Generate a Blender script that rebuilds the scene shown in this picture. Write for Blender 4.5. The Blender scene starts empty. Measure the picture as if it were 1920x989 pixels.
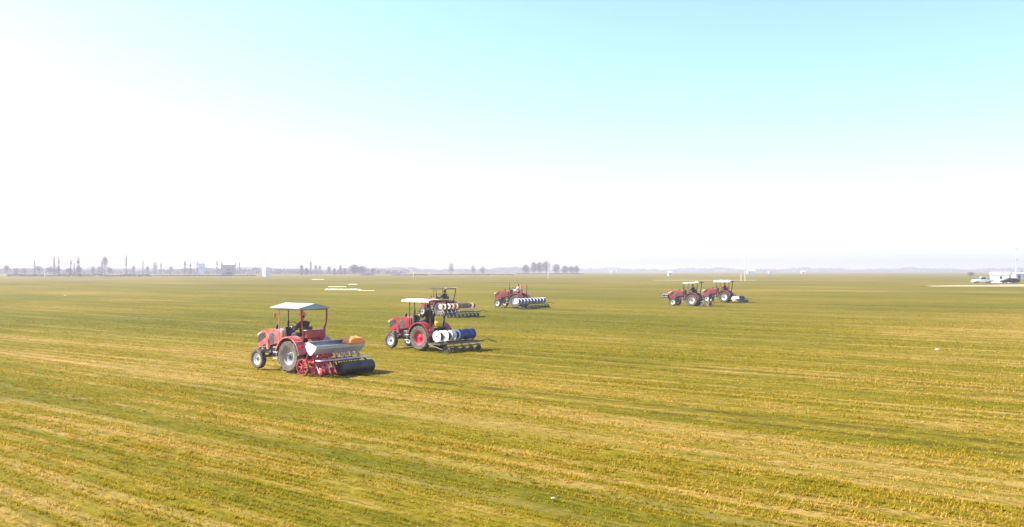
import bpy, bmesh, math, random
import numpy as np
from mathutils import Vector, Matrix, Euler

random.seed(7)
np.random.seed(7)
sc = bpy.context.scene
col = sc.collection
R = math.radians

# ------------------------------------------------------------------ camera
F = 1667.0          # focal length in photograph pixels (1920 wide)
HZ = 508.0          # horizon row
CH = 4.15           # camera height
cam_d = bpy.data.cameras.new('camera')
cam = bpy.data.objects.new('camera', cam_d)
col.objects.link(cam)
cam_d.sensor_width = 36.0
cam_d.lens = 36.0 * F / 1920.0
cam_d.clip_start = 0.1
cam_d.clip_end = 20000.0
cam.location = (0, 0, CH)
cam.rotation_euler = (R(90) + math.atan((HZ - 494.5) / F), 0, 0)
sc.camera = cam

# ------------------------------------------------------------------ sky, sun, exposure
SUN_EL = R(43)
SUN_H = Vector((-0.985, 0.12)).normalized()      # horizontal direction towards the sun
world = bpy.data.worlds.new('World')
sc.world = world
world.use_nodes = True
wn = world.node_tree
for n in list(wn.nodes):
    wn.nodes.remove(n)
sky = wn.nodes.new('ShaderNodeTexSky')
sky.sky_type = 'NISHITA'
sky.sun_disc = False
sky.sun_elevation = SUN_EL
sky.sun_rotation = math.atan2(SUN_H.x, SUN_H.y)
sky.air_density = 1.0
sky.dust_density = 1.3
sky.ozone_density = 4.0
sky.altitude = 50
bg = wn.nodes.new('ShaderNodeBackground')
bg.inputs['Strength'].default_value = 0.122
wo = wn.nodes.new('ShaderNodeOutputWorld')
wn.links.new(sky.outputs[0], bg.inputs[0])
wn.links.new(bg.outputs[0], wo.inputs[0])

sun_d = bpy.data.lights.new('sun', 'SUN')
sun_d.energy = 5.0
sun_d.angle = R(0.6)
sun_d.color = (1.0, 0.93, 0.82)
sun = bpy.data.objects.new('sun', sun_d)
col.objects.link(sun)
sdir = Vector((SUN_H.x * math.cos(SUN_EL), SUN_H.y * math.cos(SUN_EL), math.sin(SUN_EL)))
sun.rotation_euler = sdir.to_track_quat('Z', 'Y').to_euler()
sun.location = sdir * 60

sc.view_settings.view_transform = 'Standard'
sc.view_settings.look = 'None'
sc.view_settings.gamma = 1.0
sc.view_settings.use_curve_mapping = False
sc.view_settings.exposure = 1.52
sc.render.engine = 'CYCLES'
sc.cycles.use_denoising = True
sc.cycles.volume_bounces = 1
sc.cycles.max_bounces = 8
sc.cycles.transparent_max_bounces = 8
sc.cycles.filter_width = 1.5

# ------------------------------------------------------------------ helpers
HEAD = Vector((-0.79, 0.613)).normalized()       # direction of the crop rows
RIGHT = Vector((HEAD.y, -HEAD.x))                # to the right of that direction

def gx(px, d):
    return (px - 960.0) / F * d

def gd(py, z=0.0):
    return (CH - z) * F / (py - HZ)

def zat(py, d):
    return CH - (py - HZ) * d / F

def tag(o, label=None, cat=None, group=None, kind=None):
    if label: o['label'] = label
    if cat: o['category'] = cat
    if group: o['group'] = group
    if kind: o['kind'] = kind
    return o

def empty(name, loc, rz=0.0, scale=1.0):
    o = bpy.data.objects.new(name, None)
    o.empty_display_size = 0.3
    o.location = loc
    o.rotation_euler = (0, 0, rz)
    o.scale = (scale, scale, scale)
    col.objects.link(o)
    return o

def link(name, me, parent=None):
    o = bpy.data.objects.new(name, me)
    col.objects.link(o)
    if parent is not None:
        o.parent = parent
    return o

class MB:
    """collects shapes into one mesh"""
    def __init__(self):
        self.bm = bmesh.new()

    def box(self, c, s, rot=None, bevel=0.0, seg=1):
        m = Matrix.Translation(Vector(c))
        if rot is not None:
            m = m @ (Euler(rot).to_matrix().to_4x4() if not isinstance(rot, Matrix) else rot.to_4x4())
        m = m @ Matrix.Diagonal((s[0], s[1], s[2], 1))
        r = bmesh.ops.create_cube(self.bm, size=1.0, matrix=m)
        if bevel > 0:
            es = set()
            for v in r['verts']:
                es.update(v.link_edges)
            bmesh.ops.bevel(self.bm, geom=list(es), offset=bevel, segments=seg, affect='EDGES', profile=0.5)
        return self

    def ring(self, c, a, b, r, n):
        return [self.bm.verts.new(c + a * (r * math.cos(2 * math.pi * i / n)) + b * (r * math.sin(2 * math.pi * i / n))) for i in range(n)]

    def tube(self, pts, r, n=8, caps=True):
        pts = [Vector(p) for p in pts]
        rs = r if isinstance(r, (list, tuple)) else [r] * len(pts)
        prev = None
        up = Vector((0.123, 0.31, 0.94)).normalized()
        for i, p in enumerate(pts):
            if i == 0: t = pts[1] - pts[0]
            elif i == len(pts) - 1: t = pts[-1] - pts[-2]
            else: t = (pts[i + 1] - pts[i]).normalized() + (pts[i] - pts[i - 1]).normalized()
            t.normalize()
            if abs(t.dot(up)) > 0.97: up = Vector((0.9, 0.3, 0.1)).normalized()
            a = t.cross(up).normalized()
            b = t.cross(a).normalized()
            up = a.cross(t) if False else up
            ring = self.ring(p, a, b, rs[i], n)
            if prev:
                for k in range(n):
                    self.bm.faces.new((prev[k], prev[(k + 1) % n], ring[(k + 1) % n], ring[k]))
            elif caps:
                self.bm.faces.new(ring[::-1])
            prev = ring
        if caps:
            self.bm.faces.new(prev)
        return self

    def lathe(self, prof, o=(0, 0, 0), axis=(0, 1, 0), n=24, a0=0.0, a1=2 * math.pi, closed=False):
        """prof: list of (radius, offset along the axis); closed joins the last ring with the first"""
        o = Vector(o); ax = Vector(axis).normalized()
        u = ax.orthogonal().normalized() if abs(ax.z) > 0.9 else Vector((0, 0, 1)).cross(ax).normalized()
        w = ax.cross(u)
        full = abs(a1 - a0 - 2 * math.pi) < 1e-6
        rings = []
        m = n if full else n + 1
        for r, t in prof:
            if r < 1e-6:
                rings.append([self.bm.verts.new(o + ax * t)])
            else:
                rings.append([self.bm.verts.new(o + ax * t + (u * math.cos(a0 + (a1 - a0) * i / n) + w * math.sin(a0 + (a1 - a0) * i / n)) * r) for i in range(m)])
        pairs = list(zip(rings, rings[1:]))
        if closed: pairs.append((rings[-1], rings[0]))
        for A, B in pairs:
            for i in range(n):
                j = (i + 1) % m
                if len(A) == 1 and len(B) == 1: continue
                if len(A) == 1: self.bm.faces.new((A[0], B[j], B[i]))
                elif len(B) == 1: self.bm.faces.new((A[i], A[j], B[0]))
                else: self.bm.faces.new((A[i], A[j], B[j], B[i]))
        return self

    def prism(self, poly, y0, y1, bevel=0.0):
        """poly in (x, z), extruded along y"""
        A = [self.bm.verts.new((p[0], y0, p[1])) for p in poly]
        B = [self.bm.verts.new((p[0], y1, p[1])) for p in poly]
        n = len(poly)
        fs = [self.bm.faces.new(A), self.bm.faces.new(B[::-1])]
        for i in range(n):
            fs.append(self.bm.faces.new((A[i], B[i], B[(i + 1) % n], A[(i + 1) % n])))
        if bevel > 0:
            es = set()
            for f in fs[:2]: es.update(f.edges)
            bmesh.ops.bevel(self.bm, geom=list(es), offset=bevel, segments=2, affect='EDGES', profile=0.5)
        return self

    def poly(self, pts):
        self.bm.faces.new([self.bm.verts.new(p) for p in pts])
        return self

    def mesh(self, name, mat, smooth=35):
        bmesh.ops.recalc_face_normals(self.bm, faces=self.bm.faces[:])
        me = bpy.data.meshes.new(name)
        self.bm.to_mesh(me)
        self.bm.free()
        if mat: me.materials.append(mat)
        if smooth:
            for p in me.polygons: p.use_smooth = True
            me.set_sharp_from_angle(angle=R(smooth))
        return me

    def build(self, name, mat, parent=None, smooth=35):
        return link(name, self.mesh(name, mat, smooth), parent)

# ------------------------------------------------------------------ materials
def new_mat(name):
    m = bpy.data.materials.new(name)
    m.use_nodes = True
    nt = m.node_tree
    b = nt.nodes['Principled BSDF']
    return m, nt, b

MATS = {}
def mat(name, color, rough=0.5, metal=0.0, dirt=0.25, scale=3.0, dirtcol=(0.30, 0.23, 0.13), bump=0.0, coat=0.0):
    if name in MATS: return MATS[name]
    m, nt, b = new_mat(name)
    tc = nt.nodes.new('ShaderNodeTexCoord')
    n1 = nt.nodes.new('ShaderNodeTexNoise')
    n1.inputs['Scale'].default_value = scale
    n1.inputs['Detail'].default_value = 5
    n1.inputs['Roughness'].default_value = 0.65
    nt.links.new(tc.outputs['Object'], n1.inputs['Vector'])
    mr = nt.nodes.new('ShaderNodeMapRange')
    mr.inputs[1].default_value = 0.42; mr.inputs[2].default_value = 0.75
    mr.inputs[3].default_value = 0.0; mr.inputs[4].default_value = min(1.0, dirt * 2)
    nt.links.new(n1.outputs[0], mr.inputs[0])
    mx = nt.nodes.new('ShaderNodeMix'); mx.data_type = 'RGBA'
    mx.inputs[6].default_value = (*color, 1)
    mx.inputs[7].default_value = (*dirtcol, 1)
    nt.links.new(mr.outputs[0], mx.inputs[0])
    nt.links.new(mx.outputs[2], b.inputs['Base Color'])
    ma = nt.nodes.new('ShaderNodeMath'); ma.operation = 'MULTIPLY_ADD'
    ma.inputs[1].default_value = 0.35; ma.inputs[2].default_value = rough
    nt.links.new(mr.outputs[0], ma.inputs[0])
    nt.links.new(ma.outputs[0], b.inputs['Roughness'])
    b.inputs['Metallic'].default_value = metal
    if coat:
        b.inputs['Coat Weight'].default_value = coat
        b.inputs['Coat Roughness'].default_value = 0.28
    if bump:
        bp = nt.nodes.new('ShaderNodeBump')
        bp.inputs['Strength'].default_value = bump
        bp.inputs['Distance'].default_value = 0.02
        nt.links.new(n1.outputs[0], bp.inputs['Height'])
        nt.links.new(bp.outputs[0], b.inputs['Normal'])
    MATS[name] = m
    return m

M_RED = mat('red_paint', (0.29, 0.008, 0.022), 0.36, dirt=0.12, coat=0.5)
M_RED2 = mat('red_paint_faded', (0.32, 0.016, 0.030), 0.40, dirt=0.15, coat=0.4)
M_FADED_LIT = mat('faded_highlit_red_paint', (0.40, 0.050, 0.060), 0.36, dirt=0.26, dirtcol=(0.66, 0.46, 0.38), coat=0.8)  # faded red, paled further with its burnt-out highlights put into the colour
M_PINKRED = mat('implement_red', (0.42, 0.025, 0.06), 0.45, dirt=0.2)
M_BLACK = mat('black_paint', (0.022, 0.022, 0.025), 0.45, dirt=0.15)
M_IRON = mat('cast_iron', (0.055, 0.055, 0.06), 0.6, dirt=0.3)
M_TYRE = mat('tyre_rubber', (0.045, 0.044, 0.043), 0.85, dirt=0.42, scale=5)
M_TYRE_DUST = mat('dusty_tyre_rubber', (0.075, 0.070, 0.066), 0.9, dirt=0.35, scale=6)
M_WHITE = mat('white_paint', (0.78, 0.77, 0.74), 0.4, dirt=0.12)
M_GREYRIM = mat('grey_rim', (0.30, 0.30, 0.31), 0.5, dirt=0.3)
M_REDRIM = mat('red_rim', (0.55, 0.02, 0.06), 0.4, dirt=0.1)
M_CREAM = mat('cream_canvas', (0.78, 0.74, 0.60), 0.75, dirt=0.10, scale=2)
M_BLUEROOF = mat('blue_grey_roof', (0.27, 0.38, 0.41), 0.30, dirt=0.12)
M_DARKROOF = mat('dark_roof', (0.05, 0.045, 0.03), 0.6, dirt=0.2)
M_ORANGE = mat('orange_paint', (0.70, 0.20, 0.06), 0.5, dirt=0.15)
M_SALMON = mat('salmon_post_paint', (0.75, 0.34, 0.16), 0.5, dirt=0.15)
M_STEEL = mat('bare_steel', (0.42, 0.42, 0.42), 0.4, metal=0.6, dirt=0.25)
M_GALV = mat('galvanised_sheet', (0.55, 0.56, 0.58), 0.42, metal=0.4, dirt=0.15)
M_FRAME = mat('rusty_frame', (0.11, 0.085, 0.075), 0.65, dirt=0.4, scale=6)
M_NAVY = mat('navy_tape', (0.022, 0.035, 0.13), 0.4, dirt=0.05)
M_BLUETAPE = mat('blue_flange', (0.10, 0.13, 0.42), 0.4, dirt=0.06)
M_BLACKTAPE = mat('black_tape', (0.02, 0.02, 0.028), 0.45, dirt=0.08)
M_WHITEPL = mat('white_plastic', (0.82, 0.82, 0.82), 0.4, dirt=0.05)
M_TAN = mat('cardboard_tan', (0.50, 0.36, 0.24), 0.8, dirt=0.15)
M_PALE = mat('pale_pink_plastic', (0.72, 0.58, 0.50), 0.5, dirt=0.1)
M_BROWN = mat('brown_tape', (0.20, 0.10, 0.05), 0.55, dirt=0.15)
M_YELLOW = mat('yellow_tank_plastic', (0.72, 0.48, 0.03), 0.4, dirt=0.12)
M_SACK = mat('orange_woven_sack', (0.88, 0.27, 0.07), 0.8, dirt=0.03, bump=0.4, scale=14)
M_GREYSACK = mat('grey_woven_sack', (0.20, 0.19, 0.175), 0.85, dirt=0.2, bump=0.4, scale=12)
M_SEAT = mat('black_vinyl', (0.03, 0.03, 0.03), 0.5, dirt=0.1)
M_LAMP = mat('lamp_glass', (0.85, 0.84, 0.78), 0.12, dirt=0.05)
M_TAIL = mat('tail_lamp', (0.6, 0.05, 0.02), 0.2, dirt=0.05)
M_SKIN = mat('skin', (0.45, 0.26, 0.17), 0.55, dirt=0.02)
M_HAIR = mat('hair', (0.015, 0.012, 0.010), 0.6, dirt=0.0)
M_SEED = mat('dark_fertiliser', (0.03, 0.035, 0.045), 0.8, dirt=0.05, bump=0.6, scale=30)
M_CLOTH_D = mat('charcoal_cloth', (0.035, 0.032, 0.035), 0.9, dirt=0.1)
M_CLOTH_R = mat('maroon_cloth', (0.22, 0.02, 0.03), 0.9, dirt=0.1)
M_CLOTH_P = mat('pale_cloth', (0.68, 0.58, 0.54), 0.9, dirt=0.1)
M_CLOTH_B = mat('dark_blue_cloth', (0.03, 0.04, 0.07), 0.9, dirt=0.1)
M_CLOTH_G = mat('grey_cloth', (0.045, 0.040, 0.045), 0.9, dirt=0.1)
M_GLASS = mat('dark_window_glass', (0.02, 0.025, 0.03), 0.08, dirt=0.02)
M_CARW = mat('white_car_paint', (0.80, 0.80, 0.78), 0.25, dirt=0.06, coat=0.6)
M_CARB = mat('black_car_paint', (0.010, 0.010, 0.018), 0.45, dirt=0.03)
M_WALLW = mat('white_plaster', (0.80, 0.79, 0.77), 0.8, dirt=0.10, scale=0.4)
M_WALLG = mat('grey_plaster', (0.36, 0.37, 0.38), 0.85, dirt=0.12, scale=0.3)
M_WALLB = mat('pale_blue_cladding', (0.34, 0.44, 0.55), 0.6, dirt=0.1, scale=0.3)
M_ROOFG = mat('grey_sheet_roof', (0.30, 0.31, 0.33), 0.5, dirt=0.15, scale=0.5)
M_ROOFR = mat('dull_red_roof', (0.28, 0.13, 0.10), 0.7, dirt=0.2, scale=0.5)
M_CONC = mat('concrete_pole', (0.62, 0.60, 0.57), 0.8, dirt=0.1, scale=2)
M_BARK = mat('bark', (0.10, 0.085, 0.075), 0.9, dirt=0.2, scale=1)
M_TWIG = mat('bare_twigs', (0.105, 0.085, 0.080), 0.9, dirt=0.15, scale=0.4)
M_EVER = mat('dark_evergreen', (0.055, 0.062, 0.040), 0.9, dirt=0.2, scale=0.5)
M_HEDGE = mat('dry_dark_hedge', (0.022, 0.020, 0.014), 0.95, dirt=0.12, scale=0.3, dirtcol=(0.12, 0.10, 0.05))
M_FILM = mat('pale_plastic_film', (0.86, 0.83, 0.60), 0.35, dirt=0.08, scale=1)
M_SCRAP = mat('yellowed_scrap_plastic', (0.58, 0.52, 0.30), 0.6, dirt=0.2, scale=6)
M_DIRT = mat('pale_dirt_road', (0.34, 0.28, 0.165), 0.95, dirt=0.4, scale=0.6, dirtcol=(0.26, 0.21, 0.11))

# left rear wheel of every tractor in the photograph, its heading and its scale
HEAD3 = Vector((-0.80, 0.60)).normalized()
HEAD4 = Vector((-0.84, 0.54)).normalized()
SPOTS = [(546, 698, HEAD, 1.0), (789, 657, HEAD, 1.0), (826, 594, HEAD3, 1.0), (967, 577.5, HEAD4, 1.12), (1297, 574.5, HEAD4, 1.08), (1357.5, 567.5, HEAD4, 1.08)]

# ------------------------------------------------------------------ field pattern shared by the soil and the seedlings
PASS = 5.6
def field_nodes(nt):
    """returns sockets: patch 0..1 (green to straw), track 0..1, row 0..1, fine 0..1"""
    N = nt.nodes.new; L = nt.links.new
    geo = N('ShaderNodeNewGeometry')
    def dot(v):
        d = N('ShaderNodeVectorMath'); d.operation = 'DOT_PRODUCT'
        d.inputs[1].default_value = v
        L(geo.outputs['Position'], d.inputs[0])
        return d.outputs['Value']
    u = dot((HEAD.x, HEAD.y, 0)); v = dot((RIGHT.x, RIGHT.y, 0))
    def mul(s, k, add=0.0):
        m = N('ShaderNodeMath'); m.operation = 'MULTIPLY_ADD'
        L(s, m.inputs[0]); m.inputs[1].default_value = k; m.inputs[2].default_value = add
        return m.outputs[0]
    def op(a, o, b):
        m = N('ShaderNodeMath'); m.operation = o
        for i, x in enumerate((a, b)):
            if isinstance(x, (int, float)): m.inputs[i].default_value = x
            else: L(x, m.inputs[i])
        return m.outputs[0]
    def noise(ku, kv, seed, detail=3, rough=0.5):
        c = N('ShaderNodeCombineXYZ')
        L(mul(u, ku), c.inputs[0]); L(mul(v, kv), c.inputs[1]); c.inputs[2].default_value = seed
        n = N('ShaderNodeTexNoise'); n.inputs['Scale'].default_value = 1.0
        n.inputs['Detail'].default_value = detail; n.inputs['Roughness'].default_value = rough
        L(c.outputs[0], n.inputs['Vector'])
        return n.outputs[0]
    def rng(s, a, b, c=0.0, d=1.0):
        m = N('ShaderNodeMapRange'); m.interpolation_type = 'SMOOTHSTEP'
        L(s, m.inputs[0]); m.inputs[1].default_value = a; m.inputs[2].default_value = b
        m.inputs[3].default_value = c; m.inputs[4].default_value = d
        return m.outputs[0]
    big = noise(0.020, 0.045, 1.3, 3)
    strip = noise(0.012, 0.55, 4.1, 3, 0.6)
    fstrip = noise(0.05, 2.6, 7.7, 3, 0.6)
    row = noise(0.5, 6.0, 2.2, 3, 0.6)
    fine = noise(5.0, 7.0, 9.4, 5, 0.7)
    clump = noise(0.8, 1.3, 5.5, 4, 0.65)
    patch = op(op(mul(big, 0.80), 'ADD', mul(strip, 0.50)), 'ADD', op(mul(fstrip, 0.45), 'ADD', mul(clump, 0.45)))
    wob0 = mul(noise(0.04, 0.3, 12.1, 2), 1.6)
    def rows(per, lo, hi):
        w_ = N('ShaderNodeMath'); w_.operation = 'SINE'
        L(mul(op(v, 'ADD', wob0), 6.2832 / per), w_.inputs[0])
        return rng(w_.outputs[0], lo, hi)
    drill = op(mul(rows(0.88, -0.5, 1.0), 0.75), 'ADD', mul(rows(0.29, -0.3, 1.0), 0.25))
    drill = op(drill, 'MULTIPLY', rng(noise(0.06, 0.5, 15.0, 3), 0.34, 0.60))
    patch = op(patch, 'ADD', mul(drill, 0.20, -0.10))
    patch = op(patch, 'ADD', op(rng(u, 32.0, 0.0, 0.0, 0.10), 'ADD', rng(v, 42.0, 6.0, 0.0, 0.13)))
    patch = rng(patch, 0.76, 1.42)
    # wheel tracks, a pair for every pass of the machine
    wob = mul(noise(0.03, 0.02, 3.3, 2), 0.8)
    f = op(op(mul(v, 1.0 / PASS), 'ADD', mul(wob, 0.25)), 'FRACT', 0.0)
    a = op(op(op(f, 'SUBTRACT', 0.5), 'ABSOLUTE', 0.0), 'SUBTRACT', 0.13)
    tr = rng(op(a, 'ABSOLUTE', 0.0), 0.02, 0.055, 1.0, 0.0)
    tr = op(tr, 'MULTIPLY', rng(noise(0.03, 0.2, 8.8, 3), 0.42, 0.62))
    return dict(patch=patch, track=tr, row=row, fine=fine, strip=strip, clump=clump, fstrip=fstrip, u=u, v=v, op=op, rng=rng, mul=mul, noise=noise)

def ramp(nt, s, stops):
    r = nt.nodes.new('ShaderNodeValToRGB')
    e = r.color_ramp.elements
    while len(e) > 1: e.remove(e[-1])
    e[0].position = stops[0][0]; e[0].color = (*stops[0][1], 1)
    for p, c in stops[1:]:
        x = e.new(p); x.color = (*c, 1)
    nt.links.new(s, r.inputs[0])
    return r.outputs[0]

def mixc(nt, f, a, b, mode='MIX'):
    m = nt.nodes.new('ShaderNodeMix'); m.data_type = 'RGBA'; m.blend_type = mode
    for i, x in ((0, f), (6, a), (7, b)):
        if isinstance(x, (int, float)): m.inputs[i].default_value = x
        elif isinstance(x, tuple): m.inputs[i].default_value = (*x, 1)
        else: nt.links.new(x, m.inputs[i])
    return m.outputs[2]

def soil_material():
    m, nt, b = new_mat('wheat_field_ground')
    p = field_nodes(nt)
    base = ramp(nt, p['patch'], [(0.0, (0.060, 0.066, 0.001)), (0.35, (0.096, 0.090, 0.001)), (0.65, (0.146, 0.112, 0.004)), (1.0, (0.265, 0.172, 0.048))])
    rowd = p['rng'](p['row'], 0.40, 0.60)
    base = mixc(nt, p['mul'](rowd, 0.18), base, (0.20, 0.135, 0.040))
    clod_shade = p['op'](p['rng'](p['fine'], 0.36, 0.50, 1.0, 0.0), 'MAXIMUM', p['rng'](p['noise'](1.6, 6.5, 21.0, 4, 0.6), 0.38, 0.46, 1.0, 0.0))
    base = mixc(nt, p['mul'](clod_shade, 0.58), base, (0.050, 0.038, 0.004))  # dark flecks, with clod and furrow shadows painted into the soil as dashes
    lt = p['rng'](p['fine'], 0.54, 0.70)
    base = mixc(nt, p['mul'](lt, 0.28), base, (0.26, 0.20, 0.062))
    base = mixc(nt, p['mul'](p['track'], 0.34), base, (0.28, 0.195, 0.070))
    dark = p['rng'](p['noise'](0.02, 1.5, 6.6, 3, 0.6), 0.63, 0.70)
    base = mixc(nt, p['mul'](dark, 0.34), base, (0.070, 0.072, 0.008))
    # crop pressed flat by the wheels behind each tractor
    geo = nt.nodes.new('ShaderNodeNewGeometry')
    wear = p['rng'](p['noise'](0.6, 0.9, 31.0, 3), 0.30, 0.55)
    for px, py, hd, sc_ in SPOTS:
        d = gd(py); left = Vector((-hd.y, hd.x))
        c = Vector((gx(px, d), d)) - left * 0.72 * sc_
        def dot(vec):
            q = nt.nodes.new('ShaderNodeVectorMath'); q.operation = 'DOT_PRODUCT'
            q.inputs[1].default_value = (vec.x, vec.y, 0)
            nt.links.new(geo.outputs['Position'], q.inputs[0])
            return q.outputs['Value']
        aa = p['op'](p['op'](p['mul'](dot(left), 1.0, -left.dot(c)), 'ABSOLUTE', 0.0), 'SUBTRACT', 0.72 * sc_)
        band = p['rng'](p['op'](aa, 'ABSOLUTE', 0.0), 0.12, 0.30, 1.0, 0.0)
        ff = p['mul'](dot(hd), 1.0, -hd.dot(c))
        along = p['op'](p['rng'](ff, -0.4, 0.1, 1.0, 0.0), 'MULTIPLY', p['rng'](ff, -70.0, -12.0))
        base = mixc(nt, p['mul'](p['op'](p['op'](band, 'MULTIPLY', along), 'MULTIPLY', wear), 0.72), base, (0.040, 0.038, 0.004))
    nt.links.new(base, b.inputs['Base Color'])
    b.inputs['Roughness'].default_value = 0.95
    b.inputs['Specular IOR Level'].default_value = 0.04
    h = p['op'](p['op'](p['mul'](p['row'], 0.6), 'ADD', p['mul'](p['fine'], 0.5)), 'ADD', p['mul'](p['fstrip'], 0.6))
    bp = nt.nodes.new('ShaderNodeBump')
    bp.inputs['Strength'].default_value = 0.75
    bp.inputs['Distance'].default_value = 0.16
    nt.links.new(h, bp.inputs['Height'])
    nt.links.new(bp.outputs[0], b.inputs['Normal'])
    return m

def blade_material():
    m, nt, b = new_mat('wheat_seedling_blades')
    p = field_nodes(nt)
    at = nt.nodes.new('ShaderNodeAttribute'); at.attribute_name = 'tint'
    s = p['op'](p['op'](p['mul'](p['patch'], 0.66), 'ADD', p['mul'](at.outputs['Fac'], 0.44)), 'ADD', -0.04)
    base = ramp(nt, s, [(0.0, (0.125, 0.130, 0.003)), (0.35, (0.232, 0.192, 0.004)), (0.65, (0.375, 0.250, 0.014)), (1.0, (0.58, 0.37, 0.10))])
    nt.links.new(base, b.inputs['Base Color'])
    b.inputs['Roughness'].default_value = 0.7
    b.inputs['Specular IOR Level'].default_value = 0.06
    tl = nt.nodes.new('ShaderNodeBsdfTranslucent')
    nt.links.new(base, tl.inputs[0])
    mx = nt.nodes.new('ShaderNodeMixShader'); mx.inputs[0].default_value = 0.42
    out = nt.nodes['Material Output']
    nt.links.new(b.outputs[0], mx.inputs[1]); nt.links.new(tl.outputs[0], mx.inputs[2])
    nt.links.new(mx.outputs[0], out.inputs[0])
    return m

# ------------------------------------------------------------------ ground height
_tab = np.random.RandomState(3).rand(256, 256)
def vnoise(x, y):
    xi = np.floor(x).astype(int); yi = np.floor(y).astype(int)
    fx = x - xi; fy = y - yi
    fx = fx * fx * (3 - 2 * fx); fy = fy * fy * (3 - 2 * fy)
    t = lambda a, b: _tab[a % 256, b % 256]
    return (t(xi, yi) * (1 - fx) + t(xi + 1, yi) * fx) * (1 - fy) + (t(xi, yi + 1) * (1 - fx) + t(xi + 1, yi + 1) * fx) * fy

def ground_h(u, v):
    h = 0.060 * (vnoise(u * 0.06 + 11, v * 1.7) - 0.5) + 0.05 * (vnoise(u * 0.25, v * 3.1 + 40) - 0.5)
    h += 0.10 * (vnoise(u * 0.05, v * 0.16 + 9) - 0.5)
    fade = np.clip((150 - np.abs(v)) / 60.0, 0, 1) * np.clip((200 - np.abs(u)) / 80.0, 0, 1)
    return h * fade - 0.03

def axis_lines(lo, hi, step, far, g=1.12):
    a = list(np.arange(lo, hi + step * 0.5, step))
    s = step; x = hi
    up = []
    while x < far:
        s *= g; x += s; up.append(x)
    s = step; x = lo; dn = []
    while x > -far:
        s *= g; x -= s; dn.append(x)
    return np.array(dn[::-1] + a + up)

def build_ground():
    us = axis_lines(-40, 90, 1.0, 5400)
    vs = axis_lines(2, 70, 0.16, 5400, 1.08)
    U, V = np.meshgrid(us, vs, indexing='ij')
    Z = ground_h(U, V)
    X = U * HEAD.x + V * RIGHT.x
    Y = U * HEAD.y + V * RIGHT.y
    co = np.stack([X, Y, Z], -1).reshape(-1, 3)
    nu, nv = len(us), len(vs)
    i = np.arange(nu - 1)[:, None] * nv + np.arange(nv - 1)[None, :]
    q = np.stack([i, i + 1, i + nv + 1, i + nv], -1).reshape(-1, 4)
    me = bpy.data.meshes.new('ground')
    me.vertices.add(len(co)); me.vertices.foreach_set('co', co.ravel())
    me.loops.add(q.size); me.loops.foreach_set('vertex_index', q.ravel().astype(np.int32))
    me.polygons.add(len(q)); me.polygons.foreach_set('loop_start', np.arange(0, q.size, 4, dtype=np.int32))
    me.update(calc_edges=True)
    me.validate()
    # normals up
    if me.polygons[0].normal.z < 0: me.flip_normals()
    me.polygons.foreach_set('use_smooth', np.ones(len(q), bool))
    me.materials.append(soil_material())
    o = link('field', me)
    tag(o, kind='structure')
    return o

build_ground()

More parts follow.
